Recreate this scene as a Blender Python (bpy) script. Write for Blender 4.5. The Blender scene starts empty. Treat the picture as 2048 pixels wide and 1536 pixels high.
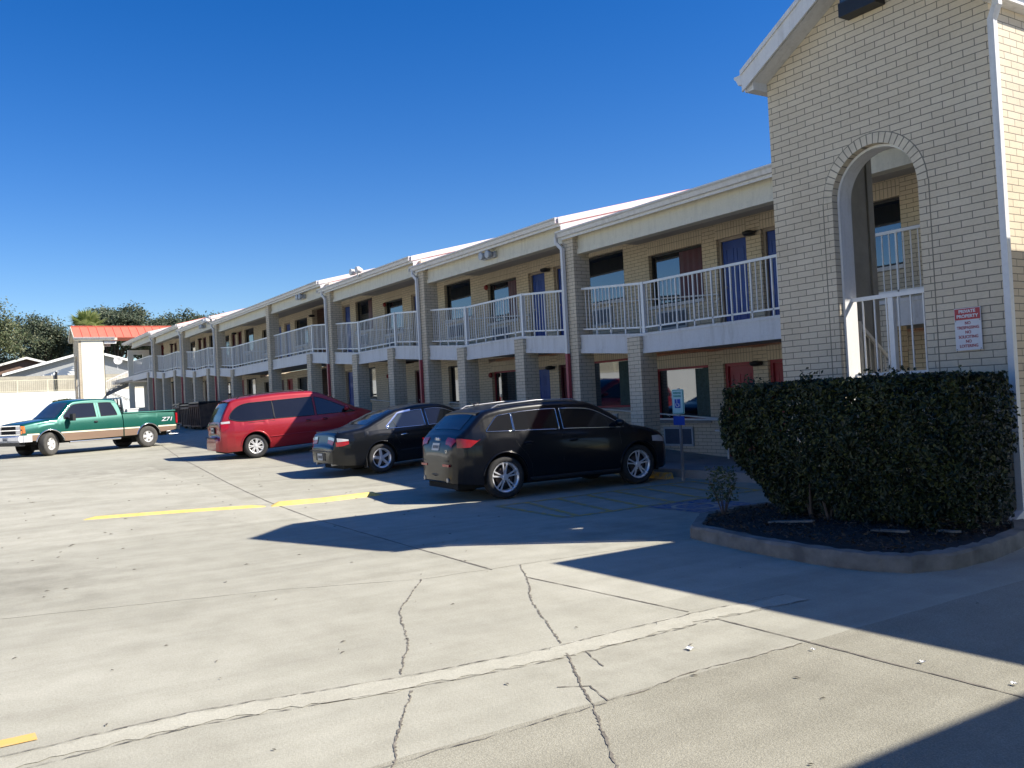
import bpy, bmesh, math, random
from mathutils import Vector, Matrix
R = math.radians
rnd = random.Random(7)
sc = bpy.context.scene
COL = sc.collection
V3 = Vector

# ------------------------------------------------------------------ materials
def mat_new(name):
    m = bpy.data.materials.new(name); m.use_nodes = True
    nt = m.node_tree; b = nt.nodes['Principled BSDF']
    return m, nt, b
def setc(b, key, val):
    b.inputs[key].default_value = val
def N(nt, t, **kw):
    n = nt.nodes.new(t)
    for k, v in kw.items(): setattr(n, k, v)
    return n
def noise(nt, scale, detail=4, rough=.55, coord=None):
    n = N(nt, 'ShaderNodeTexNoise'); n.inputs['Scale'].default_value = scale
    n.inputs['Detail'].default_value = detail; n.inputs['Roughness'].default_value = rough
    if coord is not None: nt.links.new(coord, n.inputs['Vector'])
    return n
def pos(nt):
    return N(nt, 'ShaderNodeNewGeometry').outputs['Position']
def objc(nt):
    return N(nt, 'ShaderNodeTexCoord').outputs['Object']
def ramp(nt, fac, stops):
    r = N(nt, 'ShaderNodeValToRGB'); nt.links.new(fac, r.inputs['Fac'])
    e = r.color_ramp.elements
    while len(e) < len(stops): e.new(.5)
    for i, (p, c) in enumerate(stops):
        e[i].position = p; e[i].color = (c[0], c[1], c[2], 1) if not isinstance(c, (int, float)) else (c, c, c, 1)
    return r.outputs['Color']
def mixc(nt, fac, a, b, mode='MIX'):
    m = N(nt, 'ShaderNodeMix', data_type='RGBA', blend_type=mode)
    for sock, v in ((m.inputs[0], fac), (m.inputs[6], a), (m.inputs[7], b)):
        if hasattr(v, 'links') or hasattr(v, 'is_output'): nt.links.new(v, sock)
        elif isinstance(v, (int, float)): sock.default_value = v
        else: sock.default_value = (v[0], v[1], v[2], 1)
    return m.outputs[2]
def math_(nt, op, a, b=None, c=None):
    m = N(nt, 'ShaderNodeMath', operation=op)
    for i, v in enumerate((a, b, c)):
        if v is None: continue
        if hasattr(v, 'is_output'): nt.links.new(v, m.inputs[i])
        else: m.inputs[i].default_value = v
    return m.outputs[0]
def bump(nt, b, h, strength=.3, dist=.02):
    n = N(nt, 'ShaderNodeBump'); n.inputs['Strength'].default_value = strength
    n.inputs['Distance'].default_value = dist
    nt.links.new(h, n.inputs['Height']); nt.links.new(n.outputs[0], b.inputs['Normal'])

def simple(name, col, rough=.5, metal=0., var=.12, scale=6., coat=0., spec=None, bmp=0.):
    m, nt, b = mat_new(name)
    n = noise(nt, scale, 5, .6, objc(nt))
    lo = [c * (1 - var) for c in col]; hi = [min(1, c * (1 + var)) for c in col]
    nt.links.new(ramp(nt, n.outputs['Fac'], [(.3, lo), (.7, hi)]), b.inputs['Base Color'])
    setc(b, 'Roughness', rough); setc(b, 'Metallic', metal)
    if coat: setc(b, 'Coat Weight', coat); setc(b, 'Coat Roughness', .04)
    if spec is not None: setc(b, 'Specular IOR Level', spec)
    if bmp: bump(nt, b, n.outputs['Fac'], bmp, .01)
    return m

def grimy(name, col, rough=.5, dirt=(.3, .27, .22), amt=.55):
    m, nt, b = mat_new(name); p = pos(nt)
    mp = N(nt, 'ShaderNodeMapping'); mp.inputs['Scale'].default_value = (5, 5, .55); nt.links.new(p, mp.inputs[0])
    a = noise(nt, 1.6, 6, .7, mp.outputs[0]); c = noise(nt, .7, 4, .6, p); d = noise(nt, 26, 4, .6, p)
    f = math_(nt, 'MULTIPLY', ramp(nt, a.outputs['Fac'], [(.47, 0.), (.74, 1.)]), ramp(nt, c.outputs['Fac'], [(.35, .25), (.65, 1.)]))
    k = mixc(nt, math_(nt, 'MULTIPLY', f, amt), col, dirt)
    k = mixc(nt, .35, k, ramp(nt, d.outputs['Fac'], [(.3, (.8, .8, .8)), (.6, (1, 1, 1))]), 'MULTIPLY')
    nt.links.new(k, b.inputs['Base Color']); setc(b, 'Roughness', rough); bump(nt, b, d.outputs['Fac'], .12, .006)
    return m
def brick(name, bw, bh, c1, c2, mort, swap=False, msize=.011):
    m, nt, b = mat_new(name)
    p = pos(nt); sp = N(nt, 'ShaderNodeSeparateXYZ'); nt.links.new(p, sp.inputs[0])
    g = N(nt, 'ShaderNodeNewGeometry'); sn = N(nt, 'ShaderNodeSeparateXYZ'); nt.links.new(g.outputs['True Normal'], sn.inputs[0])
    f = math_(nt, 'GREATER_THAN', math_(nt, 'ABSOLUTE', sn.outputs[0]), .6)
    u = math_(nt, 'ADD', math_(nt, 'MULTIPLY', sp.outputs[0], math_(nt, 'SUBTRACT', 1., f)), math_(nt, 'MULTIPLY', sp.outputs[1], f))
    cv = N(nt, 'ShaderNodeCombineXYZ')
    if swap: nt.links.new(sp.outputs[2], cv.inputs[0]); nt.links.new(u, cv.inputs[1])
    else: nt.links.new(u, cv.inputs[0]); nt.links.new(sp.outputs[2], cv.inputs[1])
    # slightly wandering joints
    wn = noise(nt, 3., 2, .5, p)
    wob = N(nt, 'ShaderNodeVectorMath', operation='MULTIPLY_ADD'); nt.links.new(wn.outputs['Color'], wob.inputs[0])
    wob.inputs[1].default_value = (.012, .008, 0); nt.links.new(cv.outputs[0], wob.inputs[2])
    t = N(nt, 'ShaderNodeTexBrick'); nt.links.new(wob.outputs[0], t.inputs['Vector'])
    t.inputs['Scale'].default_value = 1; t.inputs['Brick Width'].default_value = bw; t.inputs['Row Height'].default_value = bh
    t.inputs['Mortar Size'].default_value = msize / 2; t.inputs['Mortar Smooth'].default_value = .25; t.inputs['Bias'].default_value = 0
    t.offset = 0. if swap else .5
    t.inputs['Color1'].default_value = (*c1, 1); t.inputs['Color2'].default_value = (*c2, 1); t.inputs['Mortar'].default_value = (*mort, 1)
    n1 = noise(nt, .9, 5, .6, p); n2 = noise(nt, 45, 3, .6, p)
    c = mixc(nt, .55, t.outputs['Color'], ramp(nt, n1.outputs['Fac'], [(.3, (.72, .7, .68)), (.65, (1, 1, 1))]), 'MULTIPLY')
    c = mixc(nt, .5, c, ramp(nt, n2.outputs['Fac'], [(.3, (.8, .8, .8)), (.7, (1, 1, 1))]), 'MULTIPLY')
    nt.links.new(c, b.inputs['Base Color']); setc(b, 'Roughness', .85)
    h = math_(nt, 'ADD', math_(nt, 'MULTIPLY', t.outputs['Fac'], -1.), math_(nt, 'MULTIPLY', n2.outputs['Fac'], .25))
    bump(nt, b, h, .55, .012)
    return m

M = {}
CB1, CB2, CM = (.7, .6, .445), (.65, .55, .4), (.22, .195, .155)
M['brick'] = brick('cream_brick', .275, .083, CB1, CB2, CM)
M['soldier'] = brick('soldier_brick', .31, .083, CB1, CB2, CM, swap=True)
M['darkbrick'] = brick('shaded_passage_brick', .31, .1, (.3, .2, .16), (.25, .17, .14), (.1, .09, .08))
M['blockwall'] = brick('tan_block', .42, .2, (.5, .46, .36), (.45, .41, .32), (.33, .3, .24))
M['white'] = grimy('white_paint', (.7, .69, .67))
M['rail'] = simple('white_rail_paint', (.74, .73, .7), .4, var=.06, scale=9)
M['creamrail'] = simple('cream_rail_paint', (.72, .68, .5), .5, var=.06, scale=9)
M['cream'] = grimy('cream_fascia', (.66, .62, .5), .6)
M['soffit'] = simple('soffit', (.42, .4, .38), .7, var=.08, scale=2)
M['stucco'] = simple('stucco_panel', (.86, .82, .68), .85, var=.07, scale=2.2, bmp=.3)
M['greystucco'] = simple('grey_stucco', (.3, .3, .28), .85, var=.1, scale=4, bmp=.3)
M['whitewall'] = simple('white_wall', (.82, .82, .78), .8, var=.05, scale=.6)
M['slab'] = grimy('white_slab_fascia', (.62, .61, .6), .55)
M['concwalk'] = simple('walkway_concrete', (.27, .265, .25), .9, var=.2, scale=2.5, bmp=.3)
M['redroof'] = simple('red_metal_roof', (.68, .17, .11), .45, metal=0., var=.08, scale=2)
M['redpaint'] = simple('red_paint', (.3, .04, .05), .45, var=.15, scale=5)
M['blue'] = simple('blue_door_paint', (.012, .05, .27), .4, var=.15, scale=5)
M['red'] = simple('red_door_paint', (.27, .018, .03), .4, var=.15, scale=5)
M['maroon'] = simple('maroon_door_paint', (.07, .008, .018), .45, var=.2, scale=5)
M['frame'] = simple('door_frame', (.3, .25, .2), .5)
M['black'] = simple('black_metal', (.012, .012, .014), .45, var=.2)
M['bell'] = simple('red_bell', (.25, .03, .02), .4)
M['brown'] = simple('brown_dumpster', (.07, .045, .035), .6, var=.35, scale=4)
M['rust'] = simple('rusty_wood', (.1, .06, .04), .8, var=.4, scale=5)
M['grille'] = simple('ac_grille', (.05, .07, .11), .4, var=.2)
M['acwhite'] = simple('ac_frame', (.4, .42, .44), .5)
M['yellow'] = simple('yellow_paint', (.72, .52, .15), .7, var=.2, scale=7)
M['green_curtain'] = simple('curtain', (.05, .085, .085), .9, var=.3, scale=20)
M['steel'] = simple('galvanised_steel', (.35, .35, .36), .4, metal=.6)
M['alloy'] = simple('alloy', (.8, .8, .82), .3, metal=.45, var=.05)
M['alloyw'] = simple('painted_alloy', (.75, .74, .72), .35, metal=.3, var=.05)
M['chrome'] = simple('chrome', (.85, .85, .86), .1, metal=1., var=.02)
M['tyre'] = simple('tyre_rubber', (.028, .027, .026), .85, var=.25, scale=12, bmp=.2)
M['dusty'] = simple('dusty_tyre_rubber', (.07, .066, .06), .9, var=.25, scale=12, bmp=.2)
M['under'] = simple('underbody', (.01, .01, .01), .9)
M['trim'] = simple('black_trim', (.015, .015, .016), .55)
M['redlens'] = simple('red_lens', (.36, .006, .012), .25, coat=.4)
M['clearlens'] = simple('clear_lens', (.55, .53, .52), .1, coat=1.)
M['orange'] = simple('orange_lens', (.75, .2, .03), .2, coat=1.)
M['plate'] = simple('plate', (.55, .55, .53), .5, var=.15, scale=30)
M['ink'] = simple('dark_ink', (.04, .045, .06), .6)
M['greenink'] = simple('green_ink', (.02, .25, .2), .5)
M['signwhite'] = simple('sign_white', (.62, .62, .64), .45, var=.03)
M['signgreen'] = simple('sign_pale', (.4, .6, .6), .45, var=.03)
M['signred'] = simple('sign_red', (.42, .03, .04), .45, var=.04)
M['signredink'] = simple('sign_red_ink', (.36, .05, .07), .5)
M['signblue'] = simple('sign_blue', (.01, .05, .35), .45)
M['bark'] = simple('bark', (.09, .07, .055), .95, var=.35, scale=8, bmp=.6)
M['soil'] = simple('mulch', (.03, .024, .02), .95, var=.5, scale=22, bmp=.9)
M['paper'] = simple('paper', (.75, .75, .75), .7)
M['housebrick'] = simple('house_wall', (.2, .13, .1), .9, var=.2, scale=3)
M['housegrey'] = simple('house_siding', (.33, .34, .34), .8)
M['shingle'] = simple('shingles', (.06, .055, .055), .9, var=.3, scale=8)

def glass(name, tint, rough=.03, ior=1.9, mixw=.35):
    m, nt, b = mat_new(name)
    n = noise(nt, 1.3, 2, .5, pos(nt))
    nt.links.new(ramp(nt, n.outputs['Fac'], [(.3, [c * .8 for c in tint]), (.7, tint)]), b.inputs['Base Color'])
    setc(b, 'Roughness', rough); setc(b, 'IOR', ior); setc(b, 'Specular IOR Level', .5)
    setc(b, 'Metallic', 0.)
    gl = N(nt, 'ShaderNodeBsdfGlossy'); gl.inputs['Color'].default_value = (.8, .85, .9, 1); gl.inputs['Roughness'].default_value = rough
    bp = N(nt, 'ShaderNodeBump'); bp.inputs['Strength'].default_value = .04; bp.inputs['Distance'].default_value = .02
    nt.links.new(n.outputs['Fac'], bp.inputs['Height']); nt.links.new(bp.outputs[0], gl.inputs['Normal'])
    mx = N(nt, 'ShaderNodeMixShader'); mx.inputs[0].default_value = mixw
    out = nt.nodes['Material Output']
    nt.links.new(b.outputs[0], mx.inputs[1]); nt.links.new(gl.outputs[0], mx.inputs[2]); nt.links.new(mx.outputs[0], out.inputs[0])
    return m
M['winglass'] = glass('window_glass', (.006, .009, .016), .03, 1.5, .14)
M['carglass'] = glass('car_glass', (.008, .009, .011), .04, 1.5, .04)
M['tintglass'] = glass('tinted_car_glass', (.014, .014, .016), .06, 1.45, .03)
M['silverglass'] = glass('pale_car_glass', (.05, .06, .06), .06, 1.5, .07)

def carpaint(name, col, metal=.35, rough=.32, dust=.25, coat=1.):
    m, nt, b = mat_new(name)
    oc = objc(nt)
    n = noise(nt, 2.2, 6, .65, oc); n2 = noise(nt, 60, 3, .5, oc)
    fl = noise(nt, 900, 1, .5, oc)
    base = mixc(nt, math_(nt, 'MULTIPLY', fl.outputs['Fac'], .18), col, [min(1, c * 2.2 + .01) for c in col])
    s = N(nt, 'ShaderNodeSeparateXYZ'); nt.links.new(oc, s.inputs[0])
    low = ramp(nt, math_(nt, 'ADD', s.outputs[2], math_(nt, 'MULTIPLY', n.outputs['Fac'], .5)), [(.35, .8), (1., .12)])
    d = math_(nt, 'MULTIPLY', math_(nt, 'MULTIPLY', low, n.outputs['Fac']), dust)
    c = mixc(nt, d, base, (.2, .17, .13))
    nt.links.new(c, b.inputs['Base Color'])
    nt.links.new(math_(nt, 'ADD', math_(nt, 'MULTIPLY', n.outputs['Fac'], .12), rough - .06), b.inputs['Roughness'])
    setc(b, 'Metallic', metal); setc(b, 'Coat Weight', coat); setc(b, 'Specular IOR Level', .2 if col[0] < .01 and col[1] < .02 else .5)
    nt.links.new(math_(nt, 'ADD', math_(nt, 'MULTIPLY', n2.outputs['Fac'], .08), .04), b.inputs['Coat Roughness'])
    return m
M['suvpaint'] = carpaint('charcoal_paint', (.003, .0036, .006), .0, .3, .0, .4)
M['sedpaint'] = carpaint('black_green_paint', (.004, .005, .007), .0, .3, .07, .5)
M['vanpaint'] = carpaint('red_car_paint', (.3, .007, .015), .25, .4, .25, .6)
M['truckpaint'] = carpaint('green_car_paint', (.0, .085, .06), .3, .38, .2)
M['truckreflect'] = carpaint('green_paint_dark_reflection', (.004, .03, .025), .3, .4, .3)  # body green darkened to stand for what the bonnet reflects
M['stripe'] = simple('cream_stripe', (.75, .68, .52), .35)
M['trucktan'] = carpaint('tan_car_paint', (.3, .2, .14), .4, .4, .3)

def leafmat(name, a, b_, c_, trans=.25):
    m, nt, b = mat_new(name)
    g = N(nt, 'ShaderNodeNewGeometry')
    n = noise(nt, .35, 3, .5, g.outputs['Position'])
    f = math_(nt, 'ADD', math_(nt, 'MULTIPLY', g.outputs['Random Per Island'], .7), math_(nt, 'MULTIPLY', n.outputs['Fac'], .3))
    col = ramp(nt, f, [(.1, a), (.55, b_), (.93, c_)])
    nt.links.new(col, b.inputs['Base Color'])
    setc(b, 'Roughness', .5); setc(b, 'Specular IOR Level', .4)
    tr = N(nt, 'ShaderNodeBsdfTranslucent'); nt.links.new(col, tr.inputs['Color'])
    mx = N(nt, 'ShaderNodeMixShader'); mx.inputs[0].default_value = trans
    nt.links.new(b.outputs[0], mx.inputs[1]); nt.links.new(tr.outputs[0], mx.inputs[2])
    nt.links.new(mx.outputs[0], nt.nodes['Material Output'].inputs[0])
    return m
M['oak'] = leafmat('oak_leaves', (.08, .115, .06), (.15, .175, .085), (.25, .24, .14), .35)
M['oakd'] = leafmat('dark_oak_leaves', (.06, .09, .06), (.11, .14, .085), (.19, .19, .12), .35)
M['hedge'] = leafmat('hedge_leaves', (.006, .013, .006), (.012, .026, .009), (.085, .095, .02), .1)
M['hedged'] = leafmat('bush_leaves', (.04, .065, .025), (.07, .1, .035), (.14, .12, .05), .2)
M['palm'] = leafmat('palm_leaves', (.14, .19, .06), (.26, .31, .1), (.5, .48, .22), .35)

# ground concrete
M['litter'] = leafmat('leaf_litter', (.02, .014, .01), (.05, .035, .022), (.13, .09, .05), .05)
def concrete_ground(name='parking_concrete', gain=1., slabs=True):
    m, nt, b = mat_new(name)
    p = pos(nt)
    big = noise(nt, .35, 4, .55, p); mid = noise(nt, 2.2, 6, .65, p); fine = noise(nt, 55, 4, .7, p); grit = noise(nt, 230, 2, .6, p)
    mp = N(nt, 'ShaderNodeMapping'); mp.inputs['Scale'].default_value = (2.2, .25, 1); mp.inputs['Rotation'].default_value = (0, 0, R(14)); nt.links.new(p, mp.inputs[0])
    streak = noise(nt, 1.4, 5, .6, mp.outputs[0])
    c = ramp(nt, big.outputs['Fac'], [(.3, [q * gain for q in (.465, .445, .36)]), (.7, [q * gain for q in (.535, .513, .42)])])
    c = mixc(nt, .6, c, ramp(nt, mid.outputs['Fac'], [(.28, (.72, .71, .69)), (.62, (1, 1, 1))]), 'MULTIPLY')
    c = mixc(nt, .32, c, ramp(nt, streak.outputs['Fac'], [(.32, (.7, .69, .67)), (.55, (1, 1, 1))]), 'MULTIPLY')
    c = mixc(nt, .4, c, ramp(nt, fine.outputs['Fac'], [(.3, (.6, .6, .58)), (.6, (1, 1, 1))]), 'MULTIPLY')
    bt = N(nt, 'ShaderNodeTexBrick'); nt.links.new(p, bt.inputs['Vector']); bt.inputs['Scale'].default_value = 1; bt.inputs['Brick Width'].default_value = 5.6; bt.inputs['Row Height'].default_value = 4.75
    bt.inputs['Mortar Size'].default_value = 0; bt.inputs['Color1'].default_value = (.86, .86, .85, 1); bt.inputs['Color2'].default_value = (1, 1, 1, 1)
    if slabs: c = mixc(nt, .8, c, bt.outputs['Color'], 'MULTIPLY')
    # tyre-darkened lanes and broad stains
    v4 = noise(nt, .8, 3, .5, mp.outputs[0]); c = mixc(nt, .16, c, ramp(nt, v4.outputs['Fac'], [(.38, (.6, .6, .6)), (.5, (1, 1, 1))]), 'MULTIPLY')
    # exposed aggregate slab nearest the viewer
    s = N(nt, 'ShaderNodeSeparateXYZ'); nt.links.new(p, s.inputs[0])
    agg = math_(nt, 'GREATER_THAN', math_(nt, 'ADD', s.outputs[0], math_(nt, 'MULTIPLY', mid.outputs['Fac'], .08)), -4.02)
    vor = N(nt, 'ShaderNodeTexVoronoi'); vor.inputs['Scale'].default_value = 120; nt.links.new(p, vor.inputs['Vector'])
    ac = mixc(nt, .6, ramp(nt, vor.outputs['Distance'], [(.1, (1, .98, .94)), (.6, (.6, .58, .54))]), ramp(nt, noise(nt, 95, 3, .8, p).outputs['Fac'], [(.36, (.35, .33, .3)), (.5, (1, 1, 1))]), 'MULTIPLY')
    nearf = ramp(nt, s.outputs[0], [(0, 0), (1, 1)])
    aw = math_(nt, 'ADD', math_(nt, 'MULTIPLY', agg, .5), .22)
    c = mixc(nt, aw, c, ac, 'MULTIPLY')
    # oil and gum spots
    v2 = N(nt, 'ShaderNodeTexVoronoi'); v2.inputs['Scale'].default_value = .9; nt.links.new(p, v2.inputs['Vector'])
    sp = ramp(nt, v2.outputs['Distance'], [(.012, (.22, .2, .2)), (.03, (1, 1, 1))])
    c = mixc(nt, .8, c, sp, 'MULTIPLY')
    v3 = N(nt, 'ShaderNodeTexVoronoi'); v3.inputs['Scale'].default_value = .16; nt.links.new(p, v3.inputs['Vector'])
    st = math_(nt, 'ADD', v3.outputs['Distance'], math_(nt, 'MULTIPLY', mid.outputs['Fac'], .35))
    c = mixc(nt, .5, c, ramp(nt, st, [(.2, (.55, .54, .53)), (.42, (1, 1, 1))]), 'MULTIPLY')
    nt.links.new(c, b.inputs['Base Color']); setc(b, 'Roughness', .85); setc(b, 'Specular IOR Level', .3)
    h = math_(nt, 'ADD', math_(nt, 'MULTIPLY', fine.outputs['Fac'], .5), math_(nt, 'MULTIPLY', vor.outputs['Distance'], math_(nt, 'MULTIPLY', aw, .4)))
    h = math_(nt, 'ADD', h, math_(nt, 'MULTIPLY', grit.outputs['Fac'], .25))
    bump(nt, b, h, .5, .012)
    return m
M['ground'] = concrete_ground()

M['crack'] = simple('crack_dark', (.17, .15, .12), .95, var=.6, scale=18)
def worn(name, col, under=(.3, .28, .24), lo=.4, hi=.55, sc_=9):
    m, nt, b = mat_new(name)
    n = noise(nt, sc_, 6, .7, pos(nt))
    f = ramp(nt, n.outputs['Fac'], [(lo, 0.), (hi, 1.)])
    nt.links.new(mixc(nt, f, under, col), b.inputs['Base Color']); setc(b, 'Roughness', .8)
    return m
M['wornyellow'] = worn('worn_yellow_paint', (.62, .4, .06), lo=.4, hi=.58)
M['fadedyellow'] = worn('faded_yellow_paint', (.5, .42, .24), (.4, .38, .32), .5, .75)
M['boldyellow'] = worn('bold_yellow_paint', (.72, .43, .12), (.46, .4, .28), .3, .46, 14)
M['patch'] = concrete_ground('patch_mortar', 1.09, False)
M['wornblue'] = worn('worn_blue_paint', (.04, .09, .25), lo=.4, hi=.6)
M['curbconc'] = simple('curb_concrete', (.19, .175, .15), .9, var=.4, scale=3.5, bmp=.5)

# ------------------------------------------------------------------ object helpers
class MB:
    def __init__(s): s.v = []; s.f = []; s.sm = []
    def add(s, vs, fs, smooth=False):
        o = len(s.v); s.v += [tuple(p) for p in vs]
        for f in fs: s.f.append(tuple(i + o for i in f)); s.sm.append(smooth)
    def box(s, x0, x1, y0, y1, z0, z1, zl=None):
        # zl: optional function offset for (x) end heights -> slanted box
        a, b_, c, d = min(x0, x1), max(x0, x1), min(y0, y1), max(y0, y1)
        za = zb = 0
        if zl: za, zb = zl(a), zl(b_)
        vs = [(a, c, z0 + za), (b_, c, z0 + zb), (b_, d, z0 + zb), (a, d, z0 + za), (a, c, z1 + za), (b_, c, z1 + zb), (b_, d, z1 + zb), (a, d, z1 + za)]
        s.add(vs, [(0, 3, 2, 1), (4, 5, 6, 7), (0, 1, 5, 4), (1, 2, 6, 5), (2, 3, 7, 6), (3, 0, 4, 7)])
    def bar(s, p, q, w, h=None, up=(0, 0, 1)):
        p, q = V3(p), V3(q); h = h or w; d = (q - p).normalized(); u = V3(up)
        if abs(d.dot(u)) > .95: u = V3((0, 1, 0))
        r = d.cross(u).normalized(); u = r.cross(d)
        vs = [e + r * (sx * w / 2) + u * (sz * h / 2) for e in (p, q) for sx, sz in ((-1, -1), (1, -1), (1, 1), (-1, 1))]
        s.add(vs, [(3, 2, 1, 0), (4, 5, 6, 7), (0, 1, 5, 4), (1, 2, 6, 5), (2, 3, 7, 6), (3, 0, 4, 7)])
    def tube(s, pts, r, n=8, r2=None, close=True):
        pts = [V3(p) for p in pts]; k = len(pts); rings = []; ref = V3((.13, .21, 1)).normalized()
        for i, p in enumerate(pts):
            d = (pts[min(i + 1, k - 1)] - pts[max(i - 1, 0)]).normalized()
            if abs(d.dot(ref)) > .97: ref = V3((1, .1, .1)).normalized()
            a = d.cross(ref).normalized(); b_ = d.cross(a)
            rr = r if r2 is None else r + (r2 - r) * i / (k - 1)
            rings.append([p + (a * math.cos(t) + b_ * math.sin(t)) * rr for t in [2 * math.pi * j / n for j in range(n)]])
        vs = [p for rg in rings for p in rg]; fs = []
        for i in range(k - 1):
            for j in range(n): fs.append((i * n + j, i * n + (j + 1) % n, (i + 1) * n + (j + 1) % n, (i + 1) * n + j))
        s.add(vs, fs, True)
        if close: s.add(rings[0], [tuple(range(n))]); s.add(rings[-1], [tuple(range(n))[::-1]])
    def lathe(s, prof, origin=(0, 0, 0), axis='Z', n=32, smooth=True):
        # prof: list of (radius, height)
        vs = []; o = V3(origin)
        for r, h in prof:
            for j in range(n):
                t = 2 * math.pi * j / n; a, b_ = r * math.cos(t), r * math.sin(t)
                vs.append(o + V3({'Z': (a, b_, h), 'Y': (a, h, b_), 'X': (h, a, b_)}[axis]))
        fs = []
        for i in range(len(prof) - 1):
            for j in range(n): fs.append((i * n + j, i * n + (j + 1) % n, (i + 1) * n + (j + 1) % n, (i + 1) * n + j))
        s.add(vs, fs, smooth)
    def prism(s, poly, y0, y1, plane='XZ'):
        # poly in plane, extruded along the third axis
        def P(a, b_, c): return {'XZ': (a, c, b_), 'XY': (a, b_, c), 'YZ': (c, a, b_)}[plane]
        n = len(poly)
        vs = [P(a, b_, y0) for a, b_ in poly] + [P(a, b_, y1) for a, b_ in poly]
        s.add(vs, [tuple(range(n))[::-1], tuple(range(n, 2 * n))] + [(i, (i + 1) % n, n + (i + 1) % n, n + i) for i in range(n)])
    def grid(s, G, smooth=True):
        nu, nv = len(G), len(G[0]); vs = [p for r in G for p in r]
        s.add(vs, [(i * nv + j, (i + 1) * nv + j, (i + 1) * nv + j + 1, i * nv + j + 1) for i in range(nu - 1) for j in range(nv - 1)], smooth)
    def build(s, name, mat, parent=None, mw=None, clean=False, recalc=True, label=None, sharp=None):
        me = bpy.data.meshes.new(name); me.from_pydata(s.v, [], s.f)
        me.polygons.foreach_set('use_smooth', s.sm)
        if clean or recalc:
            bm = bmesh.new(); bm.from_mesh(me)
            if clean: bmesh.ops.remove_doubles(bm, verts=bm.verts, dist=.0008)
            if recalc: bmesh.ops.recalc_face_normals(bm, faces=bm.faces)
            bm.to_mesh(me); bm.free()
        if sharp: me.set_sharp_from_angle(angle=R(sharp))
        me.materials.append(mat)
        o = bpy.data.objects.new(name, me); COL.objects.link(o)
        if parent is not None:
            o.parent = parent
            if mw is None: mw = parent.get('_loc')
            if mw is not None: o.location = (-mw[0], -mw[1], -mw[2])
        if label: o['label'] = label
        return o

def thing(name, label, cat, loc=(0, 0, 0), rz=0., group=None, kind=None, world=False):
    o = bpy.data.objects.new(name, None); COL.objects.link(o); o.empty_display_size = .3
    o.location = loc; o.rotation_euler = (0, 0, rz); o['label'] = label; o['category'] = cat
    if group: o['group'] = group
    if world: o['_loc'] = tuple(loc)
    return o
def tag(o, label=None, cat=None, group=None, kind=None):
    for k, v in (('label', label), ('category', cat), ('group', group), ('kind', kind)):
        if v: o[k] = v
    return o
def copy_tree(o, parent=None):
    c = o.copy(); COL.objects.link(c); c.parent = parent
    for ch in list(o.children): copy_tree(ch, c)
    return c
def text_mesh(s, size, mat, name, M4, parent=None, align='CENTER', italic=0., extr=.001, xs=1., bold=0.):
    cu = bpy.data.curves.new('txt', 'FONT'); cu.body = s; cu.size = size; cu.align_x = align; cu.align_y = 'CENTER'
    cu.extrude = extr; cu.shear = italic; cu.offset = bold
    o = bpy.data.objects.new('txt', cu); COL.objects.link(o)
    bpy.context.view_layer.update()
    me = bpy.data.meshes.new_from_object(o.evaluated_get(bpy.context.evaluated_depsgraph_get()))
    bpy.data.objects.remove(o); me.name = name
    me.transform(M4 @ Matrix.Diagonal((xs, 1, 1, 1))); me.materials.clear(); me.materials.append(mat)
    ob = bpy.data.objects.new(name, me); COL.objects.link(ob)
    if parent is not None:
        ob.parent = parent
        l = parent.get('_loc')
        if l is not None: ob.location = (-l[0], -l[1], -l[2])
    return ob

# ------------------------------------------------------------------ ground heights
def interp(tab, x):
    if x >= tab[0][0]: return tab[0][1]
    for (x0, z0), (x1, z1) in zip(tab, tab[1:]):
        if x >= x1:
            t = (x - x0) / (x1 - x0); return z0 + (z1 - z0) * t
    return tab[-1][1]
LOT = [(-13.5, 0), (-18.6, .16), (-25.3, .43), (-33, .6), (-50, .93), (-82, 1.25), (-120, 1.6)]
def sstep(a, b_, x):
    t = min(1, max(0, (x - a) / (b_ - a))); return t * t * (3 - 2 * t)
PIER = [-9.2, -17.03, -24.65, -32.35, -48.6, -56.3, -64.7, -73.2]
SL = [2.98, 3.325, 3.67, 4.015, 4.34, 4.68, 5.0]       # upper walkway levels per section
FL = [s - 2.81 for s in SL]                            # lower walkway levels
RAMP = 2.35
def level(tab, x):
    # walkway level with ramps centred on the piers
    for i in range(len(SL)):
        r = PIER[i]; l = PIER[i + 1]
        if x > l or i == len(SL) - 1:
            z = tab[i]
            if i > 0 and x > r - RAMP:
                t = (x - (r - RAMP)) / (2 * RAMP); return tab[i] + (tab[i - 1] - tab[i]) * t
            if i < len(SL) - 1 and x < l + RAMP:
                t = ((l + RAMP) - x) / (2 * RAMP); return tab[i] + (tab[i + 1] - tab[i]) * t
            return z
def G(x, y):
    z = interp(LOT, x)
    if x < -12:
        f = level(FL, max(x, -73)) - .14
        z += max(0, f - z) * sstep(7.5, 11.8, y) * min(1, (-12 - x) / 3)
    return z

def build_ground():
    xs = [60 - 4 * i for i in range(10)] + [20 - .8 * i for i in range(130)]
    x = xs[-1]
    while x > -420: x -= 12; xs.append(x)
    ys = [-300, -200, -120, -70, -40] + [-24 + .7 * i for i in range(62)]
    y = ys[-1]
    while y < 300: y += 15; ys.append(y)
    b = MB(); b.grid([[(a, c, G(a, c)) for c in ys] for a in xs])
    o = b.build('parking_lot', M['ground']); tag(o, kind='structure')
build_ground()

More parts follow.
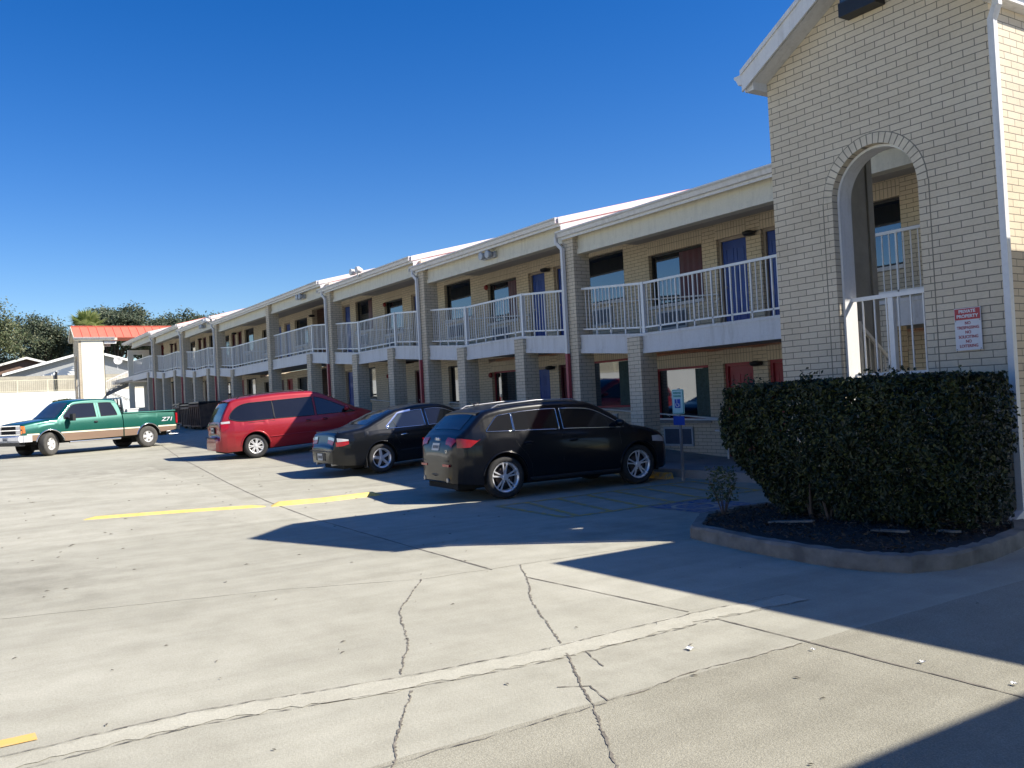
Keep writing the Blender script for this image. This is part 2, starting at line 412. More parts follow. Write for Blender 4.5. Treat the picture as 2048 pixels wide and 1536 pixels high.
def strip(b, pts, w, dz=.004, jit=0., seg=.12, wj=0.):
    """flat ribbon laid on the ground along pts"""
    P = []
    for (x0, y0), (x1, y1) in zip(pts, pts[1:]):
        n = max(1, int(math.hypot(x1 - x0, y1 - y0) / seg))
        for i in range(n): t = i / n; P.append((x0 + (x1 - x0) * t, y0 + (y1 - y0) * t))
    P.append(pts[-1]); L = []; a = 0.
    for i, (x, y) in enumerate(P):
        d = (P[min(i + 1, len(P) - 1)][0] - P[max(i - 1, 0)][0], P[min(i + 1, len(P) - 1)][1] - P[max(i - 1, 0)][1])
        l = math.hypot(*d) or 1; nx, ny = -d[1] / l, d[0] / l
        a = a * .7 + rnd.uniform(-jit, jit); ww = w * (1 + rnd.uniform(-wj, wj)) / 2
        L.append([(x + nx * (a + s * ww), y + ny * (a + s * ww), G(x + nx * (a + s * ww), y + ny * (a + s * ww)) + dz) for s in (-1, 1)])
    b.grid(L, False)

# cracks and joints in the paving
b = MB()
strip(b, [(-36, 7.2), (-27, 5.95), (-20.2, 5.35), (-16.3, 5.05), (-13.1, 4.93), (-7.86, 4.70)], .02, .004, .004, wj=.5)
strip(b, [(-7.27, 4.74), (-5.2, 4.86)], .015, .004, .003, wj=.5)
strip(b, [(-4.95, 4.86), (-2.62, 4.80), (-1.0, 4.78)], .016, .004, .004, wj=.6)
strip(b, [(-8.0, 3.97), (-6.9, 3.2), (-5.95, 2.82), (-5.29, 2.44)], .011, .004, .007, .022, .98)
strip(b, [(-4.95, 2.35), (-4.35, 1.98), (-3.6, 1.55), (-3.0, 1.2)], .011, .004, .007, .022, .98)
strip(b, [(-7.87, 5.04), (-7.3, 4.75), (-6.4, 4.2), (-5.17, 3.62)], .011, .004, .007, .022, .98)
strip(b, [(-4.95, 3.5), (-3.97, 2.98), (-3.29, 2.58), (-2.6, 2.2)], .011, .004, .007, .022, .98)
strip(b, [(-4.9, 3.63), (-4.55, 3.5)], .007, .004, .006, .04, .95)
strip(b, [(-4.03, 3.12), (-4.1, 3.9), (-4.05, 4.8)], .008, .004, .015, .05, .9)
strip(b, [(-4.03, 3.12), (-4.3, 3.2), (-4.42, 3.05)], .007, .004, .006, .04, .95)
tag(b.build('ground_cracks', M['crack'], recalc=False), kind='structure')
b = MB()
strip(b, [(-9.3, .4), (-8.6, 2.74), (-8.0, 3.95), (-7.9, 4.97), (-7.7, 7.5)], .018, .003, .006, wj=.8)
strip(b, [(-5.25, -1), (-5.35, 1.16), (-5.12, 2.35), (-5.0, 3.4), (-5.02, 4.91), (-4.95, 5.8)], .22, .0035, .012, .06, .35)
tag(b.build('paving_patch', M['patch'], recalc=False), kind='structure')
b = MB()
for off in (-.13, .13):
    strip(b, [(-5.25 + off, -1), (-5.35 + off, 1.16), (-5.12 + off, 2.35), (-5.0 + off, 3.4), (-5.02 + off, 4.91), (-4.95 + off, 5.8)], .007, .006, .008, .04, .98)
strip(b, [(-4.02, 1.2), (-4.0, 3.1)], .006, .006, .012, .05, .95)
tag(b.build('patch_edge_cracks', M['crack'], recalc=False), kind='structure')

# painted markings
def marking(name, pts_list, w, mat, dz=.005):
    b = MB()
    for pts in pts_list: strip(b, pts, w, dz, seg=.4)
    tag(b.build(name, mat, recalc=False), kind='structure')
marking('yellow_lot_stripe', [[(-5.66, .41), (-5.64, -1.6)]], .13, M['boldyellow'])
hl = [[(-12.45, 7.6), (-12.45, 11.9)], [(-12.45, 7.6), (-10.4, 7.48)], [(-10.4, 7.48), (-10.4, 12.0)]]
for i in range(7): hl.append([(-12.4, 8.15 + i * .62), (-10.45, 7.95 + i * .62 - .25)])
marking('hatched_aisle', hl, .1, M['wornyellow'])
b = MB()
strip(b, [(-9.75, 8.9), (-9.75, 10.1)], 1.1, .005, seg=.4)
tag(b.build('blue_painted_square', M['wornblue'], recalc=False), kind='structure')
b = MB()
pts = [(-9.75 + .32 * math.cos(t), 9.35 + .32 * math.sin(t)) for t in [R(20 * i) for i in range(19)]]
strip(b, pts, .07, .009, seg=.1); strip(b, [(-9.95, 9.6), (-9.75, 9.9)], .08, .009, seg=.1)
tag(b.build('painted_wheelchair_symbol', M['fadedyellow'], recalc=False), kind='structure')
marking('faded_stall_line', [[(-22.6, 6.6), (-22.4, 11.0)], [(-30.0, 6.2), (-29.8, 11.0)], [(-35.8, 8), (-35.6, 11)], [(-17.0, 7.4), (-16.8, 11.5)]], .1, M['fadedyellow'])

# raised yellow berm marking the end of the stall row
def berm(pts, w, h, name, label):
    b = MB(); rows = []
    n = len(pts) - 1
    P = []
    for i in range(n):
        for k in range(6): t = k / 6; P.append((pts[i][0] * (1 - t) + pts[i + 1][0] * t, pts[i][1] * (1 - t) + pts[i + 1][1] * t))
    P.append(pts[-1]); K = len(P) - 1
    for i, (x, y) in enumerate(P):
        e = min(1, .15 + math.sin(math.pi * min(1, max(0, i / K))) * 4) if 0 < i < K else .05
        d = V3((P[min(i + 1, K)][0] - P[max(i - 1, 0)][0], P[min(i + 1, K)][1] - P[max(i - 1, 0)][1], 0)).normalized(); nx, ny = -d.y, d.x
        jw = w * (1 + rnd.uniform(-.06, .06))
        rows.append([(x + nx * s * jw / 2, y + ny * s * jw / 2, G(x, y) - .01 + h * e * q) for s, q in ((-1, 0), (-.9, .6), (-.55, .97), (0, 1.05), (.55, .97), (.9, .6), (1, 0))])
    b.grid(rows); o = b.build(name, M['yellow']); tag(o, label, 'kerb', 'yellow kerbs in the lot')
berm([(-16.5, 2.0), (-16.2, 3.2), (-15.66, 4.87)], .2, .045, 'yellow_kerb', 'low yellow painted kerb left of the long paving joint, ending at the bare lot')
berm([(-15.64, 4.89), (-15.5, 5.8), (-15.6, 7.0)], .24, .075, 'yellow_kerb', 'low yellow painted kerb running from the paving joint into the shadow of the charcoal car')

# ------------------------------------------------------------------ motel building
YW, YS = 15.0, 12.8          # room wall plane, slab/beam plane
GUT = [s + 2.64 for s in SL]
BL = (-41, 14, 0)
bld = thing('motel_building', 'long two storey cream brick motel with stepped roofs, white balconies and blue upper doors', 'motel', BL, world=True)
def part(mb, name, m, parent=bld, **k): return mb.build(name, M[m], parent, mw=None if parent is bld else (0, 0, 0), **k)

OPEN = [
 [('W', -11.7, -9.9), ('D', -13.2, -12.35), ('D', -14.5, -13.62), ('W', -16.8, -14.96)],
 [('W', -19.5, -17.76), ('D', -20.85, -20.0), ('D', -22.15, -21.3), ('W', -24.5, -22.8)],
 [('W', -27.36, -25.56), ('D', -28.75, -27.9), ('D', -29.95, -29.1), ('W', -32.3, -30.7)],
 [('W', -35.16, -33.44), ('D', -36.6, -35.75), ('P', -40.3, -37.3), ('W', -42.73, -40.99), ('D', -44.3, -43.4), ('D', -45.6, -44.75), ('W', -48.0, -46.3)],
 [('W', -51.2, -49.45), ('D', -52.6, -51.75), ('D', -53.9, -53.05), ('W', -56.1, -54.4)],
 [('W', -59.0, -57.3), ('D', -60.6, -59.75), ('D', -61.9, -61.05), ('W', -64.4, -62.7)],
 [('W', -67.4, -65.7), ('D', -69.0, -68.15), ('D', -70.3, -69.45)],
]
LOWCOL = {(0, 1): 'red', (0, 2): 'red', (1, 1): 'maroon', (1, 2): 'blue', (2, 1): 'maroon', (2, 2): 'maroon', (3, 1): 'blue', (3, 4): 'red', (3, 5): 'maroon',
          (4, 1): 'red', (4, 2): 'maroon', (5, 1): 'maroon', (5, 2): 'red', (6, 1): 'maroon', (6, 2): 'maroon'}
UPCOL = {(4, 1): 'maroon', (4, 2): 'maroon', (5, 1): 'maroon', (5, 2): 'maroon', (6, 1): 'maroon', (6, 2): 'maroon'}
WZ0, WZ1, DZ1 = .84, 2.1, 2.1

def make_window(x0, x1, z, lower, sec, k):
    b = MB(); t = .05
    for a in ((x0, x1, z + WZ0, z + WZ0 + t), (x0, x1, z + WZ1 - t, z + WZ1), (x0, x0 + t, z + WZ0 + t, z + WZ1 - t), (x1 - t, x1, z + WZ0 + t, z + WZ1 - t)):
        b.box(a[0], a[1], YW + .10, YW + .16, a[2], a[3])
    w = part(b, 'window', 'redpaint' if lower and sec < 2 else 'trim')
    g = MB(); g.box(x0 + t, x1 - t, YW + .13, YW + .14, z + WZ0 + t, z + WZ1 - t); g.build('pane', M['winglass'], w)
    s = MB(); s.box(x0 - .03, x1 + .03, YW - .04, YW + .1, z + WZ0 - .075, z + WZ0 - .004); s.build('sill', M['slab'] if not lower else M['concwalk'], w)
    if lower and sec < 3:
        c = MB(); n = 18; cx0, cx1 = (x1 - .55, x1 - .06)
        c.grid([[(cx0 + (cx1 - cx0) * i / n, YW + .118 + .008 * math.sin(i * 1.9), zz) for zz in (z + WZ0 + .06, z + WZ1 - .06)] for i in range(n + 1)])
        c.build('curtain', M['green_curtain'], w)
    if not lower and (sec, k) in ((0, 3), (1, 3), (3, 0)):
        c = MB(); n = 14; cx0, cx1 = x0 + (x1 - x0) * (.52 if sec == 0 else .62), x1 - .06
        c.grid([[(cx0 + (cx1 - cx0) * i / n, YW + .118 + .008 * math.sin(i * 1.9), zz) for zz in (z + WZ0 + .06, z + WZ1 - .06)] for i in range(n + 1)])
        c.build('curtain', M['maroon'], w)
    # air conditioner grille below
    a = MB(); xc = (x0 + x1) / 2 - .15; a.box(xc - .5, xc + .5, YW - .05, YW + .02, z + .22, z + .68)
    ac = part(a, 'air_conditioner', 'acwhite')
    q = MB()
    q.box(xc - .45, xc + .45, YW - .054, YW - .04, z + .27, z + .63)
    for i in range(9): q.box(xc - .44, xc + .44, YW - .064, YW - .053, z + .29 + i * .037, z + .303 + i * .037)
    q.build('grille', M['grille'], ac)

def make_door(x0, x1, z, col):
    b = MB(); t = .07
    fm = 'frame' if col == 'blue' else ('redpaint' if col == 'red' else 'maroon')
    b.box(x0, x0 + t, YW + .07, YW + .17, z, z + DZ1); b.box(x1 - t, x1, YW + .07, YW + .17, z, z + DZ1); b.box(x0 + t, x1 - t, YW + .07, YW + .17, z + DZ1 - t, z + DZ1)
    f = part(b, 'door_frame', fm)
    d = MB(); a, c = x0 + t + .004, x1 - t - .004; d.box(a, c, YW + .12, YW + .16, z + .01, z + DZ1 - t - .004)
    w = c - a
    for px in (a + w * .14, a + w * .56):
        for pz, ph in ((.2, .5), (.85, .55), (1.55, .3)):
            for e in ((px, px + w * .3, z + pz, z + pz + .018), (px, px + w * .3, z + pz + ph - .018, z + pz + ph), (px, px + .018, z + pz + .018, z + pz + ph - .018), (px + w * .3 - .018, px + w * .3, z + pz + .018, z + pz + ph - .018)):
                d.box(e[0], e[1], YW + .11, YW + .1195, e[2], e[3])
    dd = d.build('door', M[col], f)
    h = MB(); h.lathe([(0, -.05), (.028, -.045), (.034, -.02), (.02, 0), (.03, .006)], (a + .07 if x0 < -13.5 else c - .07, YW + .11, z + 1.0), 'Y', 12)
    h.build('handle', M['chrome'], f)

for i in range(7):
    xr, xl = PIER[i], PIER[i + 1]
    if i == 0: xr = -4.9
    if i == 6: xl = -72.6
    ops = sorted(OPEN[i], key=lambda o: o[1])
    for fl in (0, 1):
        z = FL[i] if fl == 0 else SL[i]; top = SL[i] - .42 if fl == 0 else GUT[i] - .1
        zb = z - .6 if fl == 0 else z - .3
        w = MB(); x = xl
        for o in ops:
            w.box(x, o[1], YW, YW + .25, zb, top)
            if o[0] == 'W':
                w.box(o[1], o[2], YW, YW + .25, zb, z + WZ0 - .08); w.box(o[1], o[2], YW, YW + .25, z + WZ1, top)
                lt = MB(); lt.box(o[1] - .02, o[2] + .02, YW - .006, YW, z + WZ1 + .002, z + WZ1 + .31); part(lt, 'lintel', 'soldier')
            elif o[0] == 'D':
                w.box(o[1], o[2], YW, YW + .25, z + DZ1, top); w.box(o[1], o[2], YW, YW + .25, zb, z - .005)
                lt = MB(); lt.box(o[1] - .02, o[2] + .02, YW - .006, YW, z + DZ1 + .002, z + DZ1 + .31); part(lt, 'lintel', 'soldier')
            else:
                w.box(o[1], o[2], YW, YW + .25, z + 2.35, top)
            x = o[2]
        w.box(x, xr, YW, YW + .25, zb, top)
        part(w, 'wall', 'brick')
        for k, o in enumerate(OPEN[i]):
            if o[0] == 'W': make_window(o[1], o[2], z, fl == 0, i, k)
            elif o[0] == 'D': make_door(o[1], o[2], z, LOWCOL.get((i, k), 'red') if fl == 0 else UPCOL.get((i, k), 'blue'))
            else:
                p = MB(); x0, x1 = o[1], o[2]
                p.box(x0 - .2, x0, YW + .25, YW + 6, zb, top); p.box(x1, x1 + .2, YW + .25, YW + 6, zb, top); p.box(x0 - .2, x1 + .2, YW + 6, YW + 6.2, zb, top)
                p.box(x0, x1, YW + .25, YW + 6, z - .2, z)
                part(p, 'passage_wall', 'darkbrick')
        # lamps between the two doors and bell
        ds = [o for o in OPEN[i] if o[0] == 'D']
        if len(ds) > 1:
            lx = (ds[0][1] + ds[1][2]) / 2
            l = MB(); l.lathe([(.0, .0), (.1, .01), (.14, .05), (.14, .09), (.05, .12), (0, .12)], (lx, YW - .14, z + 1.98), 'Z', 14); l.box(lx - .05, lx + .05, YW - .1, YW, z + 2.0, z + 2.08)
            part(l, 'wall_lamp', 'black')
        if i > 0:
            bx = PIER[i] - 8.25 if i != 3 else -45.9
            l = MB(); l.lathe([(0, -.08), (.06, -.07), (.085, -.03), (.09, 0)], (max(bx, xl + .1), YW, z + 2.0), 'Y', 14)
            part(l, 'alarm_bell', 'bell')

# far end room block face (looks toward the viewer) and back of the building
b = MB(); b.box(-72.85, -72.6, 15.25, 25, 1.7, 7.5); b.box(-4.9, -4.65, 15.0, 25, -.3, 5.5); b.box(-72.6, -4.9, 24.8, 25.05, -.3, 4.9)
part(b, 'end_wall', 'brick')

# lower walkway, upper slab
def prof(tab, xl, xr):
    X = sorted({xl, xr, *[p + d for p in PIER[1:7] for d in (-RAMP, RAMP) if xl < p + d < xr]})
    return X
for tab, zt, zb_, y0, name, m in ((FL, 0, -.75, 12.25, 'lower_walkway', 'concwalk'),):
    b = MB(); X = prof(tab, -73.2, -4.9); 
    for a, c in zip(X, X[1:]):
        za, zc = level(tab, a + .001), level(tab, c - .001)
        vs = [(a, y0, za + zb_), (c, y0, zc + zb_), (c, YW, zc + zb_), (a, YW, za + zb_), (a, y0, za), (c, y0, zc), (c, YW, zc), (a, YW, za)]
        b.add(vs, [(0, 3, 2, 1), (4, 5, 6, 7), (0, 1, 5, 4), (1, 2, 6, 5), (2, 3, 7, 6), (3, 0, 4, 7)])
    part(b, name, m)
def slab_seg(b, a, c, za, zc, t0, t1, y0, y1):
    vs = [(a, y0, za + t0), (c, y0, zc + t0), (c, y1, zc + t0), (a, y1, za + t0), (a, y0, za + t1), (c, y0, zc + t1), (c, y1, zc + t1), (a, y1, za + t1)]
    b.add(vs, [(0, 3, 2, 1), (4, 5, 6, 7), (0, 1, 5, 4), (1, 2, 6, 5), (2, 3, 7, 6), (3, 0, 4, 7)])
floors = MB()
for i in range(7):
    xl, xr = PIER[i + 1], PIER[i]
    if i == 0: xr = -4.9
    X = prof(SL, xl, xr); f = MB()
    for a, c in zip(X, X[1:]):
        za, zc = level(SL, a + .001), level(SL, c - .001)
        slab_seg(floors, a, c, za, zc, -.36, -.004, YS + .06, YW)
        slab_seg(f, a, c, za, zc, -.43, 0, YS, YS + .058)
        slab_seg(f, a, c, za, zc, -.43, -.33, YS - .02, YS - .001)
        slab_seg(f, a, c, za, zc, -.06, .0, YS - .015, YS - .001)
    part(f, 'balcony_fascia', 'slab')
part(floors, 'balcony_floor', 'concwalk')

# piers and lower columns
CW, CD = .41, .46
def column(x, z0, z1, name):
    b = MB(); b.box(x - CW / 2, x + CW / 2, 12.7, 12.7 + CD, z0, z1); part(b, name, 'brick')
PX = PIER[1:3] + [PIER[3], -39.75] + PIER[4:7]
for x in PX:
    i = max(k for k in range(7) if x < PIER[k] + .5)
    zt = min(GUT[max(0, k)] for k in (i - 1, i) if k >= 0) if x in PIER else GUT[i]
    column(x, level(FL, x) - .5, zt - .1, 'pier')
LC = [-14.85, -19.35, -22.4, -27.1, -30.1, -34.75, -45.9, -50.7, -53.8, -58.8, -62.1, -67.1, -8.9]
for x in LC: column(x, level(FL, x) - .5, level(SL, x) - .075, 'column')

# beams, gutters, roofs
PITCH = .238; YR = 19.0
for i in range(7):
    xl, xr = PIER[i + 1], PIER[i]
    xl = [-17.2, -25.0, -32.95, -49.0, -56.9, -65.1, -75.6][i]; xr = ([-8.5] + [-17.2, -25.0, -32.95, -49.0, -56.9, -65.1])[i]
    z = GUT[i]
    xs = sorted([PIER[i + 1] + CW / 2 if i < 6 else -73.3] + ([-39.75 + CW / 2, -39.75 - CW / 2] if i == 3 else []) + [PIER[i] - CW / 2 if i else -5.35])
    b = MB()
    for a, c in zip(xs[::2], xs[1::2]):
        b.box(a, c, YS + .05, YS + .25, z - .46, z - .14); b.box(a, c, YS + .02, YS + .27, z - .58, z - .462)
    part(b, 'eave_beam', 'cream')
    b = MB(); b.box(xl + .004, xr - .004, YS - .14, YS + .3, z - .14, z - .125); b.box(xl + .004, xr - .004, YS - .16, YS - .142, z - .2, z - .02)
    part(b, 'fascia_board', 'white')
    g = MB(); y = YS - .165
    pr = [(y, z - .14), (y - .06, z - .135), (y - .09, z - .06), (y - .13, z - .03), (y - .13, z), (y - .12, z), (y - .115, z - .02), (y - .08, z - .05), (y - .05, z - .12), (y, z - .125)]
    g.prism(pr, xl - .05, xr - .02 if i else xr, 'YZ')
    for xx in (xl - .05, xr - .02):
        g.box(xx, xx + .004, y - .13, y, z - .138, z - .002)
    part(g, 'gutter', 'white')
    # soffit of the upper balcony
    b = MB(); b.box(xl + .02, (xr if i else -4.95) - .02, YS + .26, YW, z - .2, z - .16); part(b, 'soffit', 'soffit')
    # roof
    zr = z - .01; ridge = zr + PITCH * (YR - (YS - .17))
    b = MB(); t = .06
    b.prism([(YS - .17, zr), (YR, ridge), (25.4, zr), (25.4, zr - t), (YR, ridge - t), (YS - .17, zr - t)], xl, xr, 'YZ')
    rf = part(b, 'roof', 'redroof')
    r = MB(); x = xl + .03
    while x < xr - .03:
        r.bar((x, YS - .17, zr + .022), (x, YR, ridge + .022), .022, .05); x += .62
    r.bar((xl, YR, ridge + .05), (xr, YR, ridge + .05), .22, .05)
    r.build('roof_seam', M['redroof'], rf)
    # step face: white board closing the end of the higher roof
    if i > 0:
        b = MB(); dz = GUT[i] - GUT[i - 1]
        b.prism([(YS - .14, zr - .062), (YR, ridge - .062), (YR, ridge - .062 - dz), (YS - .14, zr - .062 - dz)], xr - .03, xr + .0, 'YZ')
        b.prism([(YS - .22, zr + .01), (YR, ridge + .01), (YR, ridge - .14), (YS - .22, zr - .14)], xr + .003, xr + .03, 'YZ')
        part(b, 'roof_step_board', 'white')
    # ceiling void end closure
    b = MB(); b.prism([(YS + .3, z - .155), (YR, z - .155), (YR, ridge - .07), (YS + .3, z - .0)], xl + .02, xl + .06, 'YZ'); part(b, 'gable_infill', 'cream')

# downspouts at the piers
for k, x in enumerate(PIER[1:7]):
    z = GUT[k]; xs = x - .12; y = 12.63
    b = MB(); zl = level(SL, x) - .43
    b.bar((xs - .16, YS - .22, z - .1), (xs - .16, YS - .22, z - .28), .075)
    b.bar((xs - .16, YS - .22, z - .25), (xs, y, z - .42), .075)
    b.bar((xs, y, z - .4), (xs, y, zl - (.0)), .08, .08)
    d = part(b, 'downspout', 'white')
    b = MB(); b.bar((xs, y, zl), (xs, y, level(FL, x) - .1), .085, .085); b.build('downspout_foot', M['redpaint'], d)

# railings between piers, following the ramps
def railing(pts, parent, m='rail', y=None, H=1.08, sp=.125, posts=(), bottom=.13, every=4, pw=.08):
    """pts = [(x, y, z)...] polyline at floor level"""
    b = MB(); pts = [V3(p) for p in pts]
    for p, q in zip(pts, pts[1:]):
        b.bar(p + V3((0, 0, H)), q + V3((0, 0, H)), .045, .05); b.bar(p + V3((0, 0, bottom)), q + V3((0, 0, bottom)), .03, .035)
        L = (q - p).length; n = max(1, int(L / sp))
        for i in range(1, n):
            e = p + (q - p) * (i / n); lo = 0 if i % every == 0 else bottom; w = .03 if i % every == 0 else .016
            b.bar(e + V3((0, 0, lo)), e + V3((0, 0, H)), w)
    o = b.build('railing', M[m], parent, mw=None if parent.get('_loc') else (0, 0, 0))
    for p in posts:
        q = MB(); q.bar(V3(p), V3(p) + V3((0, 0, H + .03)), pw, pw); q.build('post', M[m], o)
    return o
for i in range(7):
    ends = sorted([PIER[i + 1] + CW / 2, PIER[i] - CW / 2 if i else -4.95] + ([-39.75 - CW / 2, -39.75 + CW / 2] if i == 3 else []))
    if i == 6: ends[0] = -72.9
    for a, c in zip(ends[::2], ends[1::2]):
        X = prof(SL, a, c); Y = YS + .1
        pp = [(x, Y, level(SL, min(max(x, a + .001), c - .001))) for x in X]
        railing(pp, bld, posts=[p for p in pp[1:-1]])
# wall handrails along the ramps
for k, x in enumerate(PIER[1:7]):
    for tab in (SL, FL):
        b = MB(); Y = YW - .09; h = .86
        a, c = x - 2.5, x + 2.5
        pts = [(a, Y, level(tab, a) + h - .17), (a - .12, Y, level(tab, a) + h - .1), (a - .1, Y, level(tab, a) + h - .01), (a, Y, level(tab, a) + h), (c, Y, level(tab, c) + h), (c + .1, Y, level(tab, c) + h - .01), (c + .12, Y, level(tab, c) + h - .1), (c, Y, level(tab, c) + h - .17)]
        b.tube(pts, .02, 8)
        for s in (-2, -.7, .7, 2): b.bar((x + s, Y, level(tab, x + s) + h - .01), (x + s, YW, level(tab, x + s) + h - .05), .015)
        part(b, 'handrail', 'rail')
# free standing rail by the lower walkway near the accessible stall
b = MB(); z = FL[0]
b.tube([(-14.4, 14.55, z + .86), (-13.9, 14.55, z + .86), (-13.78, 14.55, z + .8), (-13.78, 14.55, z + .66), (-13.95, 14.55, z + .6), (-14.4, 14.55, z + .62)], .022)
b.tube([(-14.05, 14.55, z), (-14.05, 14.55, z + .86)], .022); b.tube([(-16.9, 14.55, z + .9), (-14.4, 14.55, z + .86)], .022)
part(b, 'handrail', 'rail')
# flood lights on the eave beam
def eave_flood(x, z):
    b = MB(); b.box(x - .32, x + .32, YS - .03, YS + .03, z - .42, z - .26)
    o = part(b, 'flood_light', 'acwhite')
    for s in (-.17, .17):
        q = MB(); q.lathe([(.03, .14), (.09, .06), (.11, -.06), (.1, -.065), (0, -.05)], (x + s, YS - .14, z - .33), 'Y', 14); q.build('lamp_head', M['acwhite'], o)
for x, k in ((-20.7, 1), (-35.4, 3), (-51.4, 4)): eave_flood(x, GUT[k])
def roof_flood(x, z):
    b = MB(); b.box(x - .05, x + .05, YS - .34, YS - .26, z - .1, z + .26); b.box(x - .3, x + .3, YS - .33, YS - .27, z + .1, z + .15)
    o = part(b, 'flood_light', 'white')
    for s in (-.25, .25):
        q = MB(); q.lathe([(.03, .16), (.09, .08), (.12, -.08), (.11, -.09), (0, -.07)], (x + s, YS - .4, z + .1), 'Y', 14); q.build('lamp_head', M['white'], o)
for x, z in ((-28.9, GUT[2]), (-49.3, GUT[3])): roof_flood(x, z)

# ------------------------------------------------------------------ stair towers (near and far)
def tower(T, near):
    TX, TZ = T
    loc = (TX - 1.6, 11, TZ)
    lab = 'cream brick gabled stair tower with an arched opening beside the hedge' if near else 'cream stair tower with red metal roof and sunlit blank panel at the far end'
    tw = thing('stair_tower', lab, 'stair tower', loc, world=True)
    X0, X1, Y0, Y1 = TX - 3.12, TX, 9.9, 12.1 if near else 11.75          # left, right, front, back
    H = 5.81 + TZ; cx = (X0 + X1) / 2; pitch = .585; top = H + .12 + pitch * (cx - X0)
    # front wall with arch: opening cx +-.6, spring at 4.05, base .4
    r = .605; spr = 4.05 + TZ; zb = .35 + TZ; g0 = -.5 + TZ; th = .22
    arc = [(cx + r * math.cos(t), spr + r * math.sin(t)) for t in [math.pi * k / 28 for k in range(29)]]   # right -> left
    b = MB()
    def fb(y0, y1):
        # left part, right part, top part as strips
        b.box(X0, cx - r, y0, y1, g0, spr); b.box(cx + r, X1, y0, y1, g0, spr); b.box(cx - r, cx + r, y0, y1, g0, zb)
        def roofz(x): return H + .12 + pitch * (x - X0 if x < cx else X1 - x)
        xsL = [X0, cx - r]; pts = [(X0, spr)] ; 
        cols = [X0, cx - r] + [a[0] for a in arc[::-1]][1:-1] + [cx + r, X1]
        low = {round(a[0], 5): a[1] for a in arc}
        def lo(x): return spr if abs(x - cx) >= r - 1e-6 else low.get(round(x, 5), spr)
        for a, c in zip(cols, cols[1:]):
            b.prism([(a, lo(a)), (c, lo(c)), (c, roofz(c)), (a, roofz(a))] if not (a < cx < c) else [(a, lo(a)), (c, lo(c)), (c, roofz(c)), (cx, top), (a, roofz(a))], y0, y1, 'XZ')
    fb(Y0, Y0 + th)
    m = 'brick'
    w = b.build('front_wall', M[m], tw)
    # ring of bricks round the arch
    q = MB(); n = 25; ro = r + .125
    for k in range(n):
        a0, a1 = math.pi * (k + .09) / n, math.pi * (k + .91) / n
        q.prism([(cx + (r - .002) * math.cos(a0), spr + (r - .002) * math.sin(a0)), (cx + ro * math.cos(a0), spr + ro * math.sin(a0)), (cx + ro * math.cos(a1), spr + ro * math.sin(a1)), (cx + (r - .002) * math.cos(a1), spr + (r - .002) * math.sin(a1))], Y0 - .006, Y0 - .001, 'XZ')
    q.build('arch_ring', simple_brickface, tw)
    k_ = MB()
    for k in range(n):
        a0, a1 = math.pi * k / n, math.pi * (k + 1) / n
        k_.prism([(cx + r * math.cos(a0), spr + r * math.sin(a0)), (cx + (ro + .012) * math.cos(a0), spr + (ro + .012) * math.sin(a0)), (cx + (ro + .012) * math.cos(a1), spr + (ro + .012) * math.sin(a1)), (cx + r * math.cos(a1), spr + r * math.sin(a1))], Y0 - .003, Y0 - .0005, 'XZ')
    k_.build('arch_mortar', M['mortar'], tw)
    for sgn in (-1, 1):
        q = MB(); a = cx + sgn * (r + .14); q.box(a - .006, a + .006, Y0 - .0035, Y0 - .0005, zb, spr); q.build('mortar_joint', M['mortar'], tw)
    # stucco lining of the arch reveal
    q = MB(); ri = r - .035
    for k in range(28):
        a0, a1 = math.pi * k / 28, math.pi * (k + 1) / 28
        q.prism([(cx + ri * math.cos(a0), spr + ri * math.sin(a0)), (cx + (r - .003) * math.cos(a0), spr + (r - .003) * math.sin(a0)), (cx + (r - .003) * math.cos(a1), spr + (r - .003) * math.sin(a1)), (cx + ri * math.cos(a1), spr + ri * math.sin(a1))], Y0 + .1, Y0 + th + .12, 'XZ')
    for sgn in (-1, 1): q.box(cx + sgn * ri, cx + sgn * (r - .003), Y0 + .1, Y0 + th + .12, zb, spr)
    q.build('arch_lining', M['white'], tw)
    # side walls
    b = MB()
    b.box(X1 - .2, X1, Y0 + th, 11.15, g0, H); b.box(X1 - .2, X1, 11.15, 11.8, g0, H - .8); b.box(X1 - .2, X1, 11.15, 11.8, H - .45, H); b.box(X1 - .2, X1, 11.8, Y1, g0, H); sw = b.build('side_wall', M['brick' if near else 'stucco'], tw)
    if not near:
        b = MB(); b.box(X1 + .001, X1 + .02, Y0 + .2, Y1 - .02, g0, H - .15); b.build('stucco_panel', M['stucco'], tw)
    YL = Y1 - .35 if near else Y1
    b = MB(); b.box(X0, X0 + .2, Y0 + th, YL, g0, H); b.build('side_wall', M['brick'], tw)
    b = MB(); b.box(X0 + .201, X0 + .24, Y0 + th, YL, g0, H - .01)
    b.box(X0 + .24, X0 + .27, Y0 + 1.2, Y0 + 1.3, g0, H - .02); b.box(X0 + .24, X0 + .27, YL - .12, YL, g0, H - .02)
    b.box(X1 - .24, X1 - .201, Y0 + th, 11.14, g0, H - .01)
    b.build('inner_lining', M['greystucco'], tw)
    # beams from the side walls back to the motel
    for xx in (X0 + .02, X1 - .22):
        b = MB(); b.box(xx, xx + .2, Y1, 12.75, H - .24, H - .06); b.box(xx - .012, xx + .212, Y1 + .004, 12.74, H - .28, H - .22)
        b.build('roof_beam', M['white'], tw)
    b = MB(); b.box(X0 + .25, X1 - .25, Y0 + th + .001, Y1 + .6, H - .02, H + .02); b.build('ceiling', M['soffit'], tw)
    # roof
    ov = .15; ye = Y0 - .31; yb = 18.5
    def rz(x): return H + .34 + pitch * ((x - X0) if x < cx else (X1 - x))
    b = MB()
